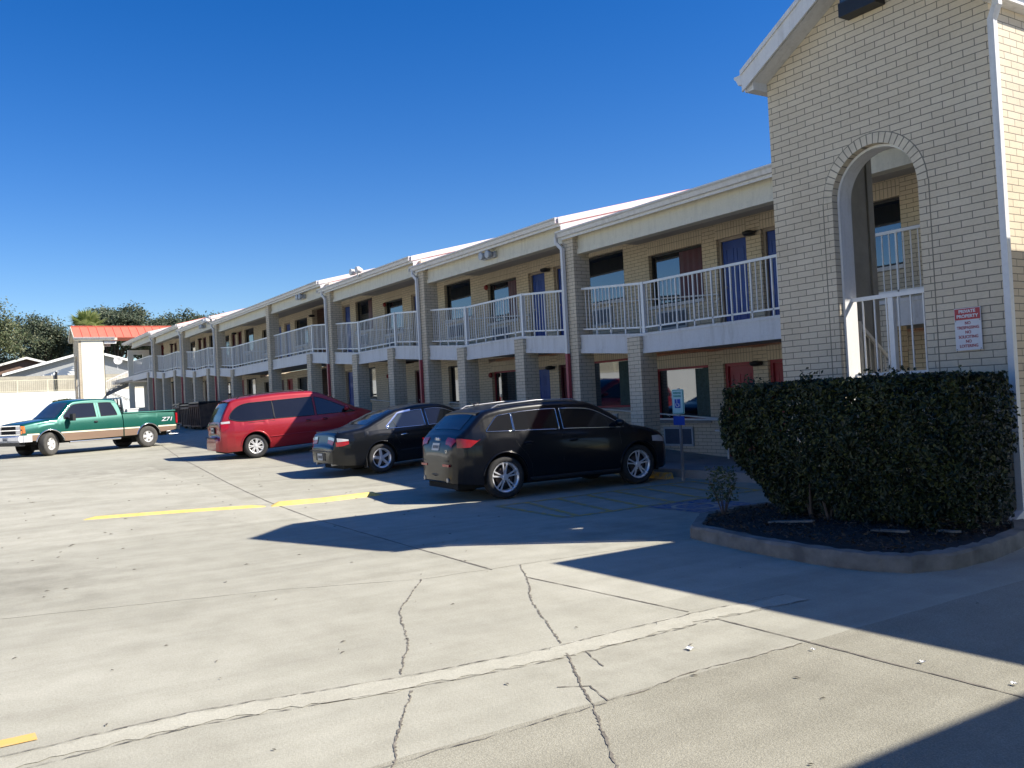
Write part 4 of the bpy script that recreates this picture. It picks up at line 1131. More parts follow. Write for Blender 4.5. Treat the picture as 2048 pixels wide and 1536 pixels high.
OK = [
 (-118, 3.9, 15.0, 7.0, 11, 'large live oak at the left edge above the block wall', 'oak', 30000),
 (-132, 12.4, 14.2, 6.2, 12, 'dark live oak filling the gap left of the far stair tower', 'oakd', 24000),
 (-125, 19.8, 15.0, 5.9, 13, 'live oak rising right behind the palm', 'oakd', 24000),
 (-127, 25.8, 14.2, 6.1, 14, 'live oak behind the red roof where it meets the stepped eaves', 'oakd', 20000),
 (-141, 34.0, 15.2, 7.4, 15, 'broad live oak farthest right behind the motel roof', 'oak', 18000),
 (-143, 1.5, 14.0, 7.4, 16, 'pale live oak far behind, low at the left edge', 'oak', 14000),
 (-139, 16.5, 10.8, 6.8, 17, 'low dark live oak behind the neighbouring house roof', 'oakd', 14000),
 (-114, 27.8, 12.9, 4.8, 18, 'small live oak tucked behind the walkway end wall', 'oakd', 12000)]
for x, y, H, Rr, sd, lb, m_, n_ in OK: oak(x, y, 1.9, H, Rr, sd, lb, m_, n_, .3)

pt = thing('palm_tree', 'fan palm with pale green fronds above the red roof of the far stair tower', 'palm tree', (-104, 13.9, 2), world=True)
b = MB(); b.tube([(-104, 13.9, 1.5), (-104.1, 13.9, 6), (-104, 13.9, 11.4)], .3, 10, r2=.22); b.build('trunk', M['bark'], pt)
v = []; f = []; r_ = random.Random(31); c0 = V3((-104, 13.9, 11.4))
for k in range(24):
    a = k * 2.39996; el = R(78 - k * 4.2); d = V3((math.cos(a) * math.cos(el), math.sin(a) * math.cos(el), math.sin(el)))
    hub = c0 + d * 1.1; side = d.cross(V3((0, 0, 1))).normalized(); upv = side.cross(d)
    o = len(v); w = side * .02; v += [c0 - w, c0 + w, hub + w, hub - w]; f.append((o, o + 1, o + 2, o + 3))
    for j in range(22):
        t = R(-105 + 210 * j / 21); q = (d * math.cos(t) + side * math.sin(t)); L = 1.5 * (1 - .25 * abs(math.sin(t))) * r_.uniform(.85, 1.1)
        tip = hub + q * L - V3((0, 0, .1 * L + .1 * abs(math.sin(t)))); mid = hub + q * L * .55; ww = q.cross(upv).normalized() * .075
        o = len(v); v += [hub, mid + ww, tip, mid - ww]; f.append((o, o + 1, o + 2, o + 3))
me = bpy.data.meshes.new('fronds'); me.from_pydata([tuple(p) for p in v], [], f); me.materials.append(M['palm'])
o = bpy.data.objects.new('fronds', me); COL.objects.link(o); o.parent = pt; l = pt['_loc']; o.location = (-l[0], -l[1], -l[2])

# ------------------------------------------------------------------ vehicles
def lerp_tab(T, x):
    if x <= T[0][0]: return T[0][1]
    for (a, u), (c, v_) in zip(T, T[1:]):
        if x <= c: return u + (v_ - u) * (x - a) / (c - a) if c > a else v_
    return T[-1][1]
def smooth_tab(T, n=6):
    """Catmull-like resampling for soft curves, monotone x"""
    P = [V3((a, z, 0)) for a, z in T]; out = []
    for i in range(len(P) - 1):
        p0, p1, p2, p3 = P[max(i - 1, 0)], P[i], P[i + 1], P[min(i + 2, len(P) - 1)]
        sharp1 = False
        for k in range(n):
            t = k / n
            q = .5 * ((2 * p1) + (p2 - p0) * t + (2 * p0 - 5 * p1 + 4 * p2 - p3) * t * t + (3 * p1 - p0 - 3 * p2 + p3) * t ** 3)
            x = p1.x + (p2.x - p1.x) * t; out.append((x, q.y))
    out.append((P[-1].x, P[-1].y)); return out

class Car:
    """body described by a top profile, plan half widths and belt line; x forward, y left, z up, wheels on z=0"""
    def __init__(s, top, plan, belt, sill, wheels, R_, th_=.33, rtop=.1, bulge=.03, archw=.06, arch_h=None, cab=None):
        s.top = top; s.plan = plan; s.belt = belt; s.sill = sill; s.wheels = wheels; s.R = R_; s.tum = th_; s.rtop = rtop; s.bulge = bulge; s.aw = archw
        s.cab = cab
    def zt(s, x): return lerp_tab(s.top, x)
    def zb(s, x): return lerp_tab(s.belt, x)
    def W(s, x): return lerp_tab(s.plan, x)
    def z0(s, x):
        z = lerp_tab(s.sill, x)
        for wx in s.wheels:
            ra = s.R + s.aw
            if abs(x - wx) < ra: z = max(z, s.R + .01 + math.sqrt(ra * ra - (x - wx) ** 2))
        return z
    def ys(s, x, z):
        W = s.W(x); zb = min(s.zb(x), 9)
        if z <= zb:
            t = (z - .25) / max(.1, zb - .25); return W * (1 - .045 * (2 * t - 1.0) ** 2 - (.05 if z < .3 else 0) * (.3 - z) / .1) - (.012 if t > .93 else 0)
        return W * .955 - .012 - (z - zb) * s.tum
    def sec(s, x):
        z0, zt = s.z0(x), s.zt(x); zb = min(s.zb(x), zt); r = min(s.rtop, (zt - z0) * .35)
        P = []; n1, n2, n3, n4 = 9, 8, 6, 8; ze = zt - r; zm = min(zb, ze)
        for k in range(n1): P.append((s.ys(x, z0 + (zm - z0) * k / (n1 - 1)), z0 + (zm - z0) * k / (n1 - 1)))
        for k in range(1, n2 + 1): z = zm + (ze - zm) * k / n2; P.append((s.ys(x, z), z))
        ye = P[-1][0]; rr = min(r * 1.25, ye * .5)
        for k in range(1, n3 + 1): t = math.pi / 2 * k / n3; P.append((ye - rr + rr * math.cos(t), ze + r * math.sin(t)))
        yt = ye - rr
        for k in range(1, n4 + 1): y = yt * (1 - k / n4); P.append((y, zt + s.crown(x) * (1 - (y / max(yt, .01)) ** 2)))
        return P
    def crown(s, x): return .025
    def stations(s):
        X = {s.top[0][0], s.top[-1][0]}
        for T in (s.top, s.plan):
            for a, _ in T: X.add(a)
        a, c = s.top[0][0], s.top[-1][0]; n = 60
        for i in range(n + 1): X.add(a + (c - a) * i / n)
        for wx in s.wheels:
            ra = s.R + s.aw
            for k in range(0, 25): X.add(wx + ra * math.cos(math.pi * k / 24))
            X.add(wx + ra + .0015); X.add(wx - ra - .0015)
        X = sorted(x for x in X if a <= x <= c); out = [X[0]]
        for x in X[1:]:
            if x - out[-1] > .001: out.append(x)
        return out
    def body(s, mat, parent, name='body'):
        b = MB(); X = s.stations(); L = []
        for x in X:
            P = s.sec(x); z0 = P[0][1]
            L.append([(x, -y, z) for y, z in [(0., z0)] + P] + [(x, y, z) for y, z in P[::-1][1:]] + [(x, 0, z0)])
        b.grid(L); n = len(L[0])
        b.add(L[0], [tuple(range(n - 1))]); b.add(L[-1], [tuple(range(n - 1))[::-1]])
        o = b.build(name, mat, parent, clean=True, sharp=48); return o
    # patches -------------------------------------------------------
    def side(s, sg, xs, zlo, zhi, nz=6, off=.004):
        G_ = []
        for x in xs:
            a, c = zlo(x), zhi(x); c = max(c, a + .002)
            G_.append([(x, sg * (s.ys(x, a + (c - a) * k / nz) + off), a + (c - a) * k / nz) for k in range(nz + 1)])
        return G_
    def topp(s, xs, y0, y1, ny=10, off=.004):
        G_ = []
        for i, x in enumerate(xs):
            d = (s.zt(x + .01) - s.zt(x - .01)) / .02; l = math.sqrt(1 + d * d); r = s.rtop
            P = s.sec(x); yt = P[-9][0]; 
            row = []
            for k in range(ny + 1):
                y = y0(x) + (y1(x) - y0(x)) * k / ny; z = s.zt(x) + s.crown(x) * (1 - min(1, abs(y) / max(yt, .01)) ** 2)
                if abs(y) > yt:
                    t = min(1, (abs(y) - yt) / max(.01, P[-15][0] - yt)); z -= (1 - math.sqrt(max(0, 1 - t * t))) * min(s.rtop, .1)
                row.append((x - off * d / l, y, z + off / l))
            G_.append(row)
        return G_
def lin(a, c, n): return [a + (c - a) * i / n for i in range(n + 1)]
def gpatch(G_, name, mat, parent, sharp=None):
    b = MB(); b.grid(G_); return b.build(name, mat, parent)
def outline(G_, r, name, mat, parent):
    P = list(G_[0]) + [g[-1] for g in G_[1:-1]] + list(G_[-1][::-1]) + [g[0] for g in G_[::-1][1:]]
    Q = []
    for p in P:
        if not Q or (V3(p) - V3(Q[-1])).length > .012: Q.append(p)
    b = MB(); b.tube(Q, r, 5, close=False); return b.build(name, mat, parent)

def wheel(parent, x, y, R_, wid, rimR, style, sg, steer=0., tyre='tyre', rim='alloy', z=None):
    """sg=+1: outer face towards +y"""
    z = R_ if z is None else z
    hw = wid / 2; b = MB(); o = (0, 0, 0)
    prof_ = [(rimR, -hw * .75), (rimR + .012, -hw * .95), (R_ - .05, -hw), (R_ - .015, -hw * .9), (R_, -hw * .68), (R_, hw * .68), (R_ - .015, hw * .9), (R_ - .05, hw), (rimR + .012, hw * .95), (rimR - .006, hw * .8), (rimR - .012, hw * .3)]
    b.lathe(prof_, o, 'Y', 44)
    for k in range(40):
        t = 2 * math.pi * k / 40; 
        for zz in (-.45, 0, .45):
            c, q = math.cos(t), math.sin(t)
            b.add([((R_ + .003) * math.cos(t + d), hw * (zz + e), (R_ + .003) * math.sin(t + d)) for d, e in ((0, -.18), (.085, -.18), (.085, .18), (0, .18))], [(0, 1, 2, 3)])
    wo = b.build('wheel', M[tyre], parent); wo.location = (x, y, z); wo.rotation_euler = (0, 0, steer + (0 if sg > 0 else math.pi))
    b = MB(); yo = hw * .72
    b.lathe([(rimR - .004, hw * .86), (rimR + .008, hw * .84), (rimR - .002, hw * .78), (rimR - .03, hw * .6), (rimR - .045, -hw * .2)], o, 'Y', 40)
    def spoke(t, w0, w1, r0, r1, y0, y1, th=.022):
        c, q = math.cos(t), math.sin(t); P = []
        for r, w_, yy in ((r0, w0, y0), (r1, w1, y1)):
            for s_, h in ((-1, 0), (1, 0), (.75, th), (-.75, th)):
                P.append((r * c - s_ * w_ / 2 * q, yy + h - th, r * q + s_ * w_ / 2 * c))
        b.add(P, [(0, 1, 2, 3), (4, 7, 6, 5), (0, 4, 5, 1), (1, 5, 6, 2), (2, 6, 7, 3), (3, 7, 4, 0)])
    if style == 'twin5':
        for k in range(5):
            t = 2 * math.pi * k / 5 + .3
            for d in (-.17, .17):
                c0, q0 = math.cos(t + d * 1.5), math.sin(t + d * 1.5)
                spoke(t + d, .026, .03, rimR * .2, rimR * .985, yo - .01, yo + .012)
    elif style == 'five':
        for k in range(5): spoke(2 * math.pi * k / 5 + .2, .075, .06, rimR * .15, rimR * .985, yo - .005, yo + .01, .03)
    elif style == 'van':
        for k in range(7):
            t = 2 * math.pi * k / 7
            for d in (-.14, .14): spoke(t + d, .03, .034, rimR * .3, rimR * .985, yo, yo + .01)
            spoke(t, .12, .03, rimR * .2, rimR * .5, yo, yo)
    elif style == 'truck':
        for k in range(5):
            spoke(2 * math.pi * k / 5 + .1, .1, .13, rimR * .2, rimR * .99, yo + .005, yo + .0, .035)
        b.lathe([(0, yo + .012), (rimR * .4, yo + .01), (rimR * .42, yo - .02)], o, 'Y', 24)
    b.lathe([(0, yo + .012), (rimR * .17, yo + .01), (rimR * .22, yo - .005), (rimR * .24, yo - .03)], o, 'Y', 20)
    if style == 'twin5' or style == 'van':
        for k in range(5):
            t = 2 * math.pi * k / 5; b.lathe([(0, yo + .006), (.012, yo + .005), (.013, yo - .01)], (rimR * .31 * math.cos(t), 0, rimR * .31 * math.sin(t)), 'Y', 8)
    ri = b.build('rim', M[rim], wo, sharp=35)
    b = MB(); b.lathe([(0, yo - .055), (rimR * .62, yo - .055), (rimR * .63, yo - .075)], o, 'Y', 28); b.build('brake_disc', M['brown'], wo)
    b = MB(); b.lathe([(rimR * .63, yo - .08), (rimR - .04, yo - .08)], o, 'Y', 28); b.lathe([(0, -hw * .5), (rimR, -hw * .5)], o, 'Y', 28); b.build('wheel_back', M['under'], wo)
    return wo
def seam(car, pts, sg, name, parent, r=.004, off=0.):
    b = MB(); b.tube([(x, sg * (car.ys(x, z) + off), z) for x, z in pts], r, 5); b.build(name, M['trim'], parent)
def mirror(car, x, z, mat, parent):
    for sg in (-1, 1):
        y = car.ys(x, z); b = MB()
        b.grid([[(x + .02 + .075 * math.cos(u) * math.cos(v_), sg * (y + .13 + .115 * math.sin(u)), z + .04 + .07 * math.cos(u) * math.sin(v_)) for v_ in lin(0, 2 * math.pi, 14)] for u in lin(-math.pi / 2, math.pi / 2, 9)])
        b.bar((x, sg * (y - .01), z), (x, sg * (y + .06), z + .02), .05, .04); b.build('wing_mirror', mat, parent)
def handle(car, x, z, sg, mat, parent, l=.17):
    y = car.ys(x, z); b = MB()
    b.tube([(x - l / 2, sg * (y - .004), z), (x - l / 2 + .02, sg * (y + .035), z + .003), (x, sg * (y + .042), z + .006), (x + l / 2 - .02, sg * (y + .035), z + .003), (x + l / 2, sg * (y - .004), z)], .013, 8)
    b.build('handle', mat, parent)
    b = MB(); b.grid(car.side(sg, lin(x - .06, x + .06, 4), lambda q: z - .035, lambda q: z + .035, 3, .0025)); b.build('handle_recess', M['trim'], parent)
def under(parent, x0, x1, w=1.25, z0=.2, z1=.62):
    b = MB(); b.box(x0, x1, -w / 2, w / 2, z0, z1); b.build('underbody', M['under'], parent)
def wells(car, parent):
    for wx in car.wheels:
        for sg in (-1, 1):
            b = MB(); ra = car.R + car.aw - .006; y0, y1 = .52, car.W(wx) - .03
            P = [(wx + ra * math.cos(t), car.R + .01 + ra * math.sin(t)) for t in lin(0, math.pi, 20)]
            b.grid([[(x, sg * y0, z), (x, sg * y1, z)] for x, z in P]); n = len(P)
            b.add([(x, sg * y0, z) for x, z in P] + [(wx - ra, sg * y0, .2), (wx + ra, sg * y0, .2)], [tuple(range(n + 2))])
            b.build('wheel_well', M['under'], parent)
def plate(parent, x, y, z, tilt, w=.31, h=.155, face=-1, lines=True):
    b = MB(); b.box(-w / 2, w / 2, -.004, .004, -h / 2, h / 2); o = b.build('number_plate', M['plate'], parent)
    o.location = (x, y, z); o.rotation_euler = (tilt, 0, R(-90) if face < 0 else R(90)); 
    b = MB(); r_ = random.Random(int(abs(x * 100)))
    for k in range(7):
        xx = -w * .38 + k * w * .125
        b.box(xx, xx + w * .07, -.0065, -.0042, -h * .22, h * .2)
    b.build('plate_marks', M['greenink'] if False else M['ink'], o); return o

# ---- charcoal SUV
def suv():
    t = thing('parked_car', 'charcoal sport utility car with silver twin spoke wheels, half in shadow beside the hatched aisle', 'car')
    top = smooth_tab([(-2.34, .50), (-2.336, .62), (-2.325, .80), (-2.30, .92), (-2.265, 1.02), (-2.2, 1.11), (-2.1, 1.19), (-1.9, 1.36), (-1.74, 1.49), (-1.63, 1.535), (-1.42, 1.575), (-1.0, 1.615), (-.4, 1.635), (.2, 1.615), (.5, 1.57), (.9, 1.37), (1.22, 1.17), (1.34, 1.11), (1.6, 1.06), (1.95, .97), (2.12, .87), (2.2, .74), (2.22, .6)], 3)
    plan = smooth_tab([(-2.34, .30), (-2.333, .44), (-2.32, .54), (-2.29, .65), (-2.24, .745), (-2.15, .825), (-2.0, .89), (-1.75, .93), (-1.4, .945), (0, .94), (1.4, .945), (1.8, .91), (2.05, .82), (2.18, .70), (2.22, .6)], 3)
    belt = [(-2.42, 1.18), (-1.6, 1.15), (0, 1.11), (1.3, 1.06), (2.3, .95)]
    sill = [(-2.42, .42), (-2.3, .32), (-1.8, .26), (1.7, .24), (2.1, .26), (2.25, .34)]
    c = Car(top, plan, belt, sill, (-1.405, 1.402), .365, .36, .11, archw=.05)
    P = M['suvpaint']; bd = c.body(P, t); wells(c, t); under(t, -2.2, 2.05)
    def zlo(x): return c.zb(x) + .012
    def zhi(x):
        z = c.zt(x) - .14
        return min(z, 1.53)
    # quarter, rear door, front door glass
    for sg in (-1, 1):
        def qh(x): return min(zhi(x), 1.175 + (x + 1.74) * 1.0)
        g = c.side(sg, lin(-1.725, -1.21, 10), zlo, qh); gpatch(g, 'window', M['tintglass'], t); outline(g, .009, 'window_trim', M['chrome'], t)
        g = c.side(sg, lin(-1.19, -.28, 12), zlo, zhi); gpatch(g, 'window', M['tintglass'], t); outline(g, .008, 'window_trim', M['chrome'], t)
        def fh(x): return min(zhi(x), 1.11 + (1.14 - x) * .6)
        g = c.side(sg, lin(-.2, 1.1, 16), zlo, fh); gpatch(g, 'window', M['tintglass'], t); outline(g, .008, 'window_trim', M['chrome'], t)
        seam(c, [(-1.2, 1.14), (-1.18, .95), (-1.1, .85), (-.98, .72), (-.9, .55), (-.88, .32)], sg, 'door_seam', t)
        seam(c, [(-.24, 1.04), (-.25, .6), (-.26, .3)], sg, 'door_seam', t)
        seam(c, [(.98, 1.0), (1.0, .8), (.96, .3)], sg, 'door_seam', t)
        handle(c, -.95, .93, sg, P, t); handle(c, -.02, .92, sg, P, t)
        # tail light wrapping the corner
        g = c.side(sg, lin(-2.24, -1.86, 8), lambda x: .92 + max(0, (x + 2.05)) * .7, lambda x: 1.08 - max(0, (x + 2.2)) * .18, 5, .012); gpatch(g, 'tail_light', M['redlens'], t)
        g = c.topp(lin(-2.285, -2.225, 6), lambda x: sg * (.40 + (x + 2.285) * -.2), lambda x: sg * (c.W(x) - .03), 8, .014); gpatch(g, 'tail_light', M['redlens'], t)
        b = MB(); b.box(-2.345, -2.31, min(sg * .34, sg * .60), max(sg * .34, sg * .60), .60, .64); b.build('reflector', M['redlens'], t)
        b = MB(); b.tube([(-2.34, sg * .5, .37), (-2.15, sg * .5, .37)], .04, 12); b.build('exhaust', M['steel'], t)
        # roof rail
        b = MB(); b.tube([(-1.5, sg * .63, 1.55), (-1.38, sg * .64, 1.61), (-.6, sg * .65, 1.66), (.15, sg * .64, 1.645), (.35, sg * .63, 1.58)], .014, 8); b.build('roof_rail', M['steel'], t)
        g = c.side(sg, lin(1.72, 2.12, 8), lambda x: .74 + (2.12 - x) * .1, lambda x: min(.88, c.zt(x) - .1), 4, .008); gpatch(g, 'headlight', M['clearlens'], t)
        # sill and arch trim
        b = MB(); b.tube([(x, sg * (c.ys(x, .30) + .004), .30) for x in lin(-.95, .95, 8)], .03, 8); b.build('side_skirt', M['trim'], t)
        for wx in c.wheels:
            b = MB(); ra = c.R + c.aw + .012; b.tube([(wx + ra * math.cos(a), sg * (c.ys(wx + ra * math.cos(a), c.R + ra * math.sin(a)) - .002), c.R + .01 + ra * math.sin(a)) for a in lin(.12, math.pi - .12, 18)], .016, 6); b.build('arch_lip', P, t)
    g = c.topp(lin(-2.08, -1.78, 10), lambda x: -.56 - (x + 2.17) * -.1, lambda x: .56 + (x + 2.17) * -.1, 10, .006); gpatch(g, 'rear_window', M['tintglass'], t)
    g = c.topp(lin(.56, 1.26, 10), lambda x: -.60 - (x - .56) * .12, lambda x: .60 + (x - .56) * .12, 10, .005); gpatch(g, 'windscreen', M['carglass'], t)
    b = MB(); b.grid([[(-1.70 - .10 * u, y, 1.52 - .03 * u + .012 - .02 * (y / .66) ** 2) for y in lin(-.64, .64, 10)] for u in (0, .5, 1)]); b.grid([[(-1.80, y, 1.50 - .02 * (y / .66) ** 2 - .03 * u) for y in lin(-.64, .64, 10)] for u in (0, 1)]); b.build('spoiler', P, t)
    plate(t, -2.305, .0, .935, 0, .3, .13).rotation_euler = (R(-16), 0, R(-90))
    b = MB(); b.tube([(-2.30 + .3 * y * y, y, .45) for y in lin(-.62, .62, 10)], .05, 8); b.build('rear_diffuser', M['trim'], t)
    b = MB(); b.tube([(-2.325, y, .7) for y in lin(-.55, .55, 8)], .007, 6); b.build('bumper_seam', M['trim'], t)
    # emblem of four rings and model badge on the tailgate
    b = MB()
    for k in range(4):
        y0 = .066 - k * .044
        b.tube([(-2.262, y0 + .03 * math.cos(a), 1.06 + .03 * math.sin(a)) for a in lin(0, 2 * math.pi, 16)], .005, 5, close=False)
    b.build('ring_emblem', M['chrome'], t)
    text_mesh('Q5', .07, M['chrome'], 'badge', Matrix.Translation((-2.318, -.46, .86)) @ Matrix.Rotation(R(-90), 4, 'Z') @ Matrix.Rotation(R(90), 4, 'X'), t)
    mirror(c, .92, 1.13, P, t)
    b = MB(); b.tube([(-1.55, -.1, 1.62), (-1.66, -.1, 1.69)], .012, 6, r2=.004); b.lathe([(0, .04), (.05, .02), (.06, 0)], (-1.45, .05, 1.635), 'Z', 10); b.build('aerial', M['trim'], t)
    for sg in (-1, 1):
        for wx in c.wheels: wheel(t, wx, sg * .79, .365, .24, .262, 'twin5', sg)
    return t
def place(t, x, y, deg, z=None, pitchs=0.):
    t.location = (x, y, G(x, y) if z is None else z); t.rotation_euler = (0, 0, R(deg))
    c, s = math.cos(R(deg)), math.sin(R(deg)); zf = G(x + 1.4 * c, y + 1.4 * s); zr = G(x - 1.4 * c, y - 1.4 * s)
    if z is None:
        t.location.z = (zf + zr) / 2; t.rotation_euler = (0, -math.atan((zf - zr) / 2.8), R(deg))
place(suv(), -13.92, 9.7, 85.5)

# ---- black sedan
def sedan():
    t = thing('parked_car', 'dusty black four door saloon parked between the red minivan and the charcoal car', 'car')
    top = smooth_tab([(-2.50, .50), (-2.48, .66), (-2.44, .72), (-2.41, .80), (-2.37, .95), (-2.28, 1.0), (-1.9, 1.035), (-1.72, 1.06), (-1.45, 1.16), (-.95, 1.345), (-.75, 1.385), (-.3, 1.425), (.1, 1.42), (.4, 1.36), (.9, 1.13), (1.15, 1.02), (1.3, .98), (1.9, .88), (2.2, .79), (2.33, .68), (2.36, .5)], 3)
    plan = smooth_tab([(-2.50, .54), (-2.46, .68), (-2.38, .76), (-2.25, .82), (-2.0, .87), (-1.4, .895), (0, .9), (1.4, .89), (1.9, .84), (2.2, .74), (2.36, .58)], 3)
    belt = [(-2.5, .97), (-1.2, .955), (0, .93), (1.2, .9), (2.3, .86)]
    sill = [(-2.5, .34), (-2.3, .27), (-1.8, .22), (1.8, .2), (2.2, .22), (2.36, .28)]
    c = Car(top, plan, belt, sill, (-1.37, 1.38), .325, .46, .1, archw=.045)
    P = M['sedpaint']; c.body(P, t); wells(c, t); under(t, -2.2, 2.1, z0=.17)
    def zlo(x): return c.zb(x) + .012
    def zhi(x): return min(c.zt(x) - .105, 1.315)
    for sg in (-1, 1):
        def h1(x): return min(zhi(x), .985 + (x + 1.2) * .78)
        g = c.side(sg, lin(-1.18, -.22, 14), zlo, h1); gpatch(g, 'window', M['silverglass'], t); outline(g, .011, 'window_trim', M['chrome'], t)
        b = MB(); x = -.93; b.tube([(x - .07, sg * (c.ys(x, 1.16) + .006), min(1.2, h1(x - .07))), (x, sg * (c.ys(x, .97) + .006), .965)], .011, 5); b.build('window_divider', M['trim'], t)
        # broad chrome on the C pillar
        b = MB(); b.grid([[(x, sg * (c.ys(x, z) + .009), z) for z in (h1(x) , h1(x) + .045)] for x in lin(-1.2, -.5, 8)]); b.build('pillar_trim', M['chrome'], t)
        def h2(x): return min(zhi(x), .955 + (1.0 - x) * .56)
        g = c.side(sg, lin(-.14, .98, 14), zlo, h2); gpatch(g, 'window', M['carglass'], t); outline(g, .009, 'window_trim', M['chrome'], t)
        seam(c, [(-.98, .93), (-1.0, .8), (-.92, .62), (-.9, .28)], sg, 'door_seam', t); seam(c, [(-.18, .92), (-.2, .28)], sg, 'door_seam', t); seam(c, [(.92, .9), (.9, .28)], sg, 'door_seam', t)
        handle(c, -.78, .80, sg, M['chrome'], t); handle(c, .05, .79, sg, M['chrome'], t)
        g = c.side(sg, lin(-2.39, -2.12, 8), lambda x: .70 + max(0, x + 2.25) * .25, lambda x: .80, 4, .008); gpatch(g, 'tail_light', M['redlens'], t)
        g = c.side(sg, lin(-2.36, -2.12, 8), lambda x: .802, lambda x: .885 - max(0, x + 2.35) * .22, 3, .008); gpatch(g, 'tail_light_top', M['clearlens'], t)
        g = c.topp(lin(-2.428, -2.40, 4), lambda x: sg * .34, lambda x: sg * (c.W(x) - .05), 8, .012); gpatch(g, 'tail_light', M['redlens'], t)
        g = c.topp(lin(-2.40, -2.385, 3), lambda x: sg * .34, lambda x: sg * (c.W(x) - .05), 8, .012); gpatch(g, 'tail_light_top', M['clearlens'], t)
        b = MB(); b.tube([(-2.44, sg * .5, .30), (-2.2, sg * .5, .30)], .035, 12); b.build('exhaust', M['steel'], t)
        b = MB(); b.tube([(x, sg * (c.ys(x, .45) + .003), .45) for x in lin(-.9, .9, 8)], .012, 6); b.build('side_moulding', P, t)
        for wx in c.wheels:
            b = MB(); ra = c.R + c.aw + .01; b.tube([(wx + ra * math.cos(a), sg * (c.ys(wx + ra * math.cos(a), c.R + ra * math.sin(a)) - .003), c.R + .01 + ra * math.sin(a)) for a in lin(.12, math.pi - .12, 18)], .013, 6); b.build('arch_lip', P, t)
        b = MB(); b.box(-1.76, -1.745, sg * .7, sg * .88, .16, .38); b.build('mud_flap', M['trim'], t)
    g = c.topp(lin(-1.62, -.93, 12), lambda x: -.62 + (x + 1.62) * .1, lambda x: .62 - (x + 1.62) * .1, 10, .005); gpatch(g, 'rear_window', M['tintglass'], t)
    g = c.topp(lin(.42, 1.14, 10), lambda x: -.56 - (x - .42) * .14, lambda x: .56 + (x - .42) * .14, 10, .005); gpatch(g, 'windscreen', M['carglass'], t)
    b = MB(); b.tube([(-2.3, y, 1.02 - .02 * abs(y)) for y in lin(-.7, .7, 8)], .012, 6); b.build('boot_lip', P, t)
    b = MB(); b.tube([(-2.492, y, .60) for y in lin(-.72, .72, 8)], .012, 6); b.build('bumper_seam', M['trim'], t)
    b = MB(); b.box(-2.51, -2.49, -.3, .3, .39, .56); b.build('plate_recess', M['trim'], t)
    p = plate(t, -2.517, .0, .475, 0); p.rotation_euler = (0, 0, R(-90))
    mirror(c, .78, .96, P, t)
    for sg in (-1, 1):
        for wx in c.wheels: wheel(t, wx, sg * .76, .325, .21, .225, 'five', sg)
    return t
place(sedan(), -19.5, 9.85, 88.5)

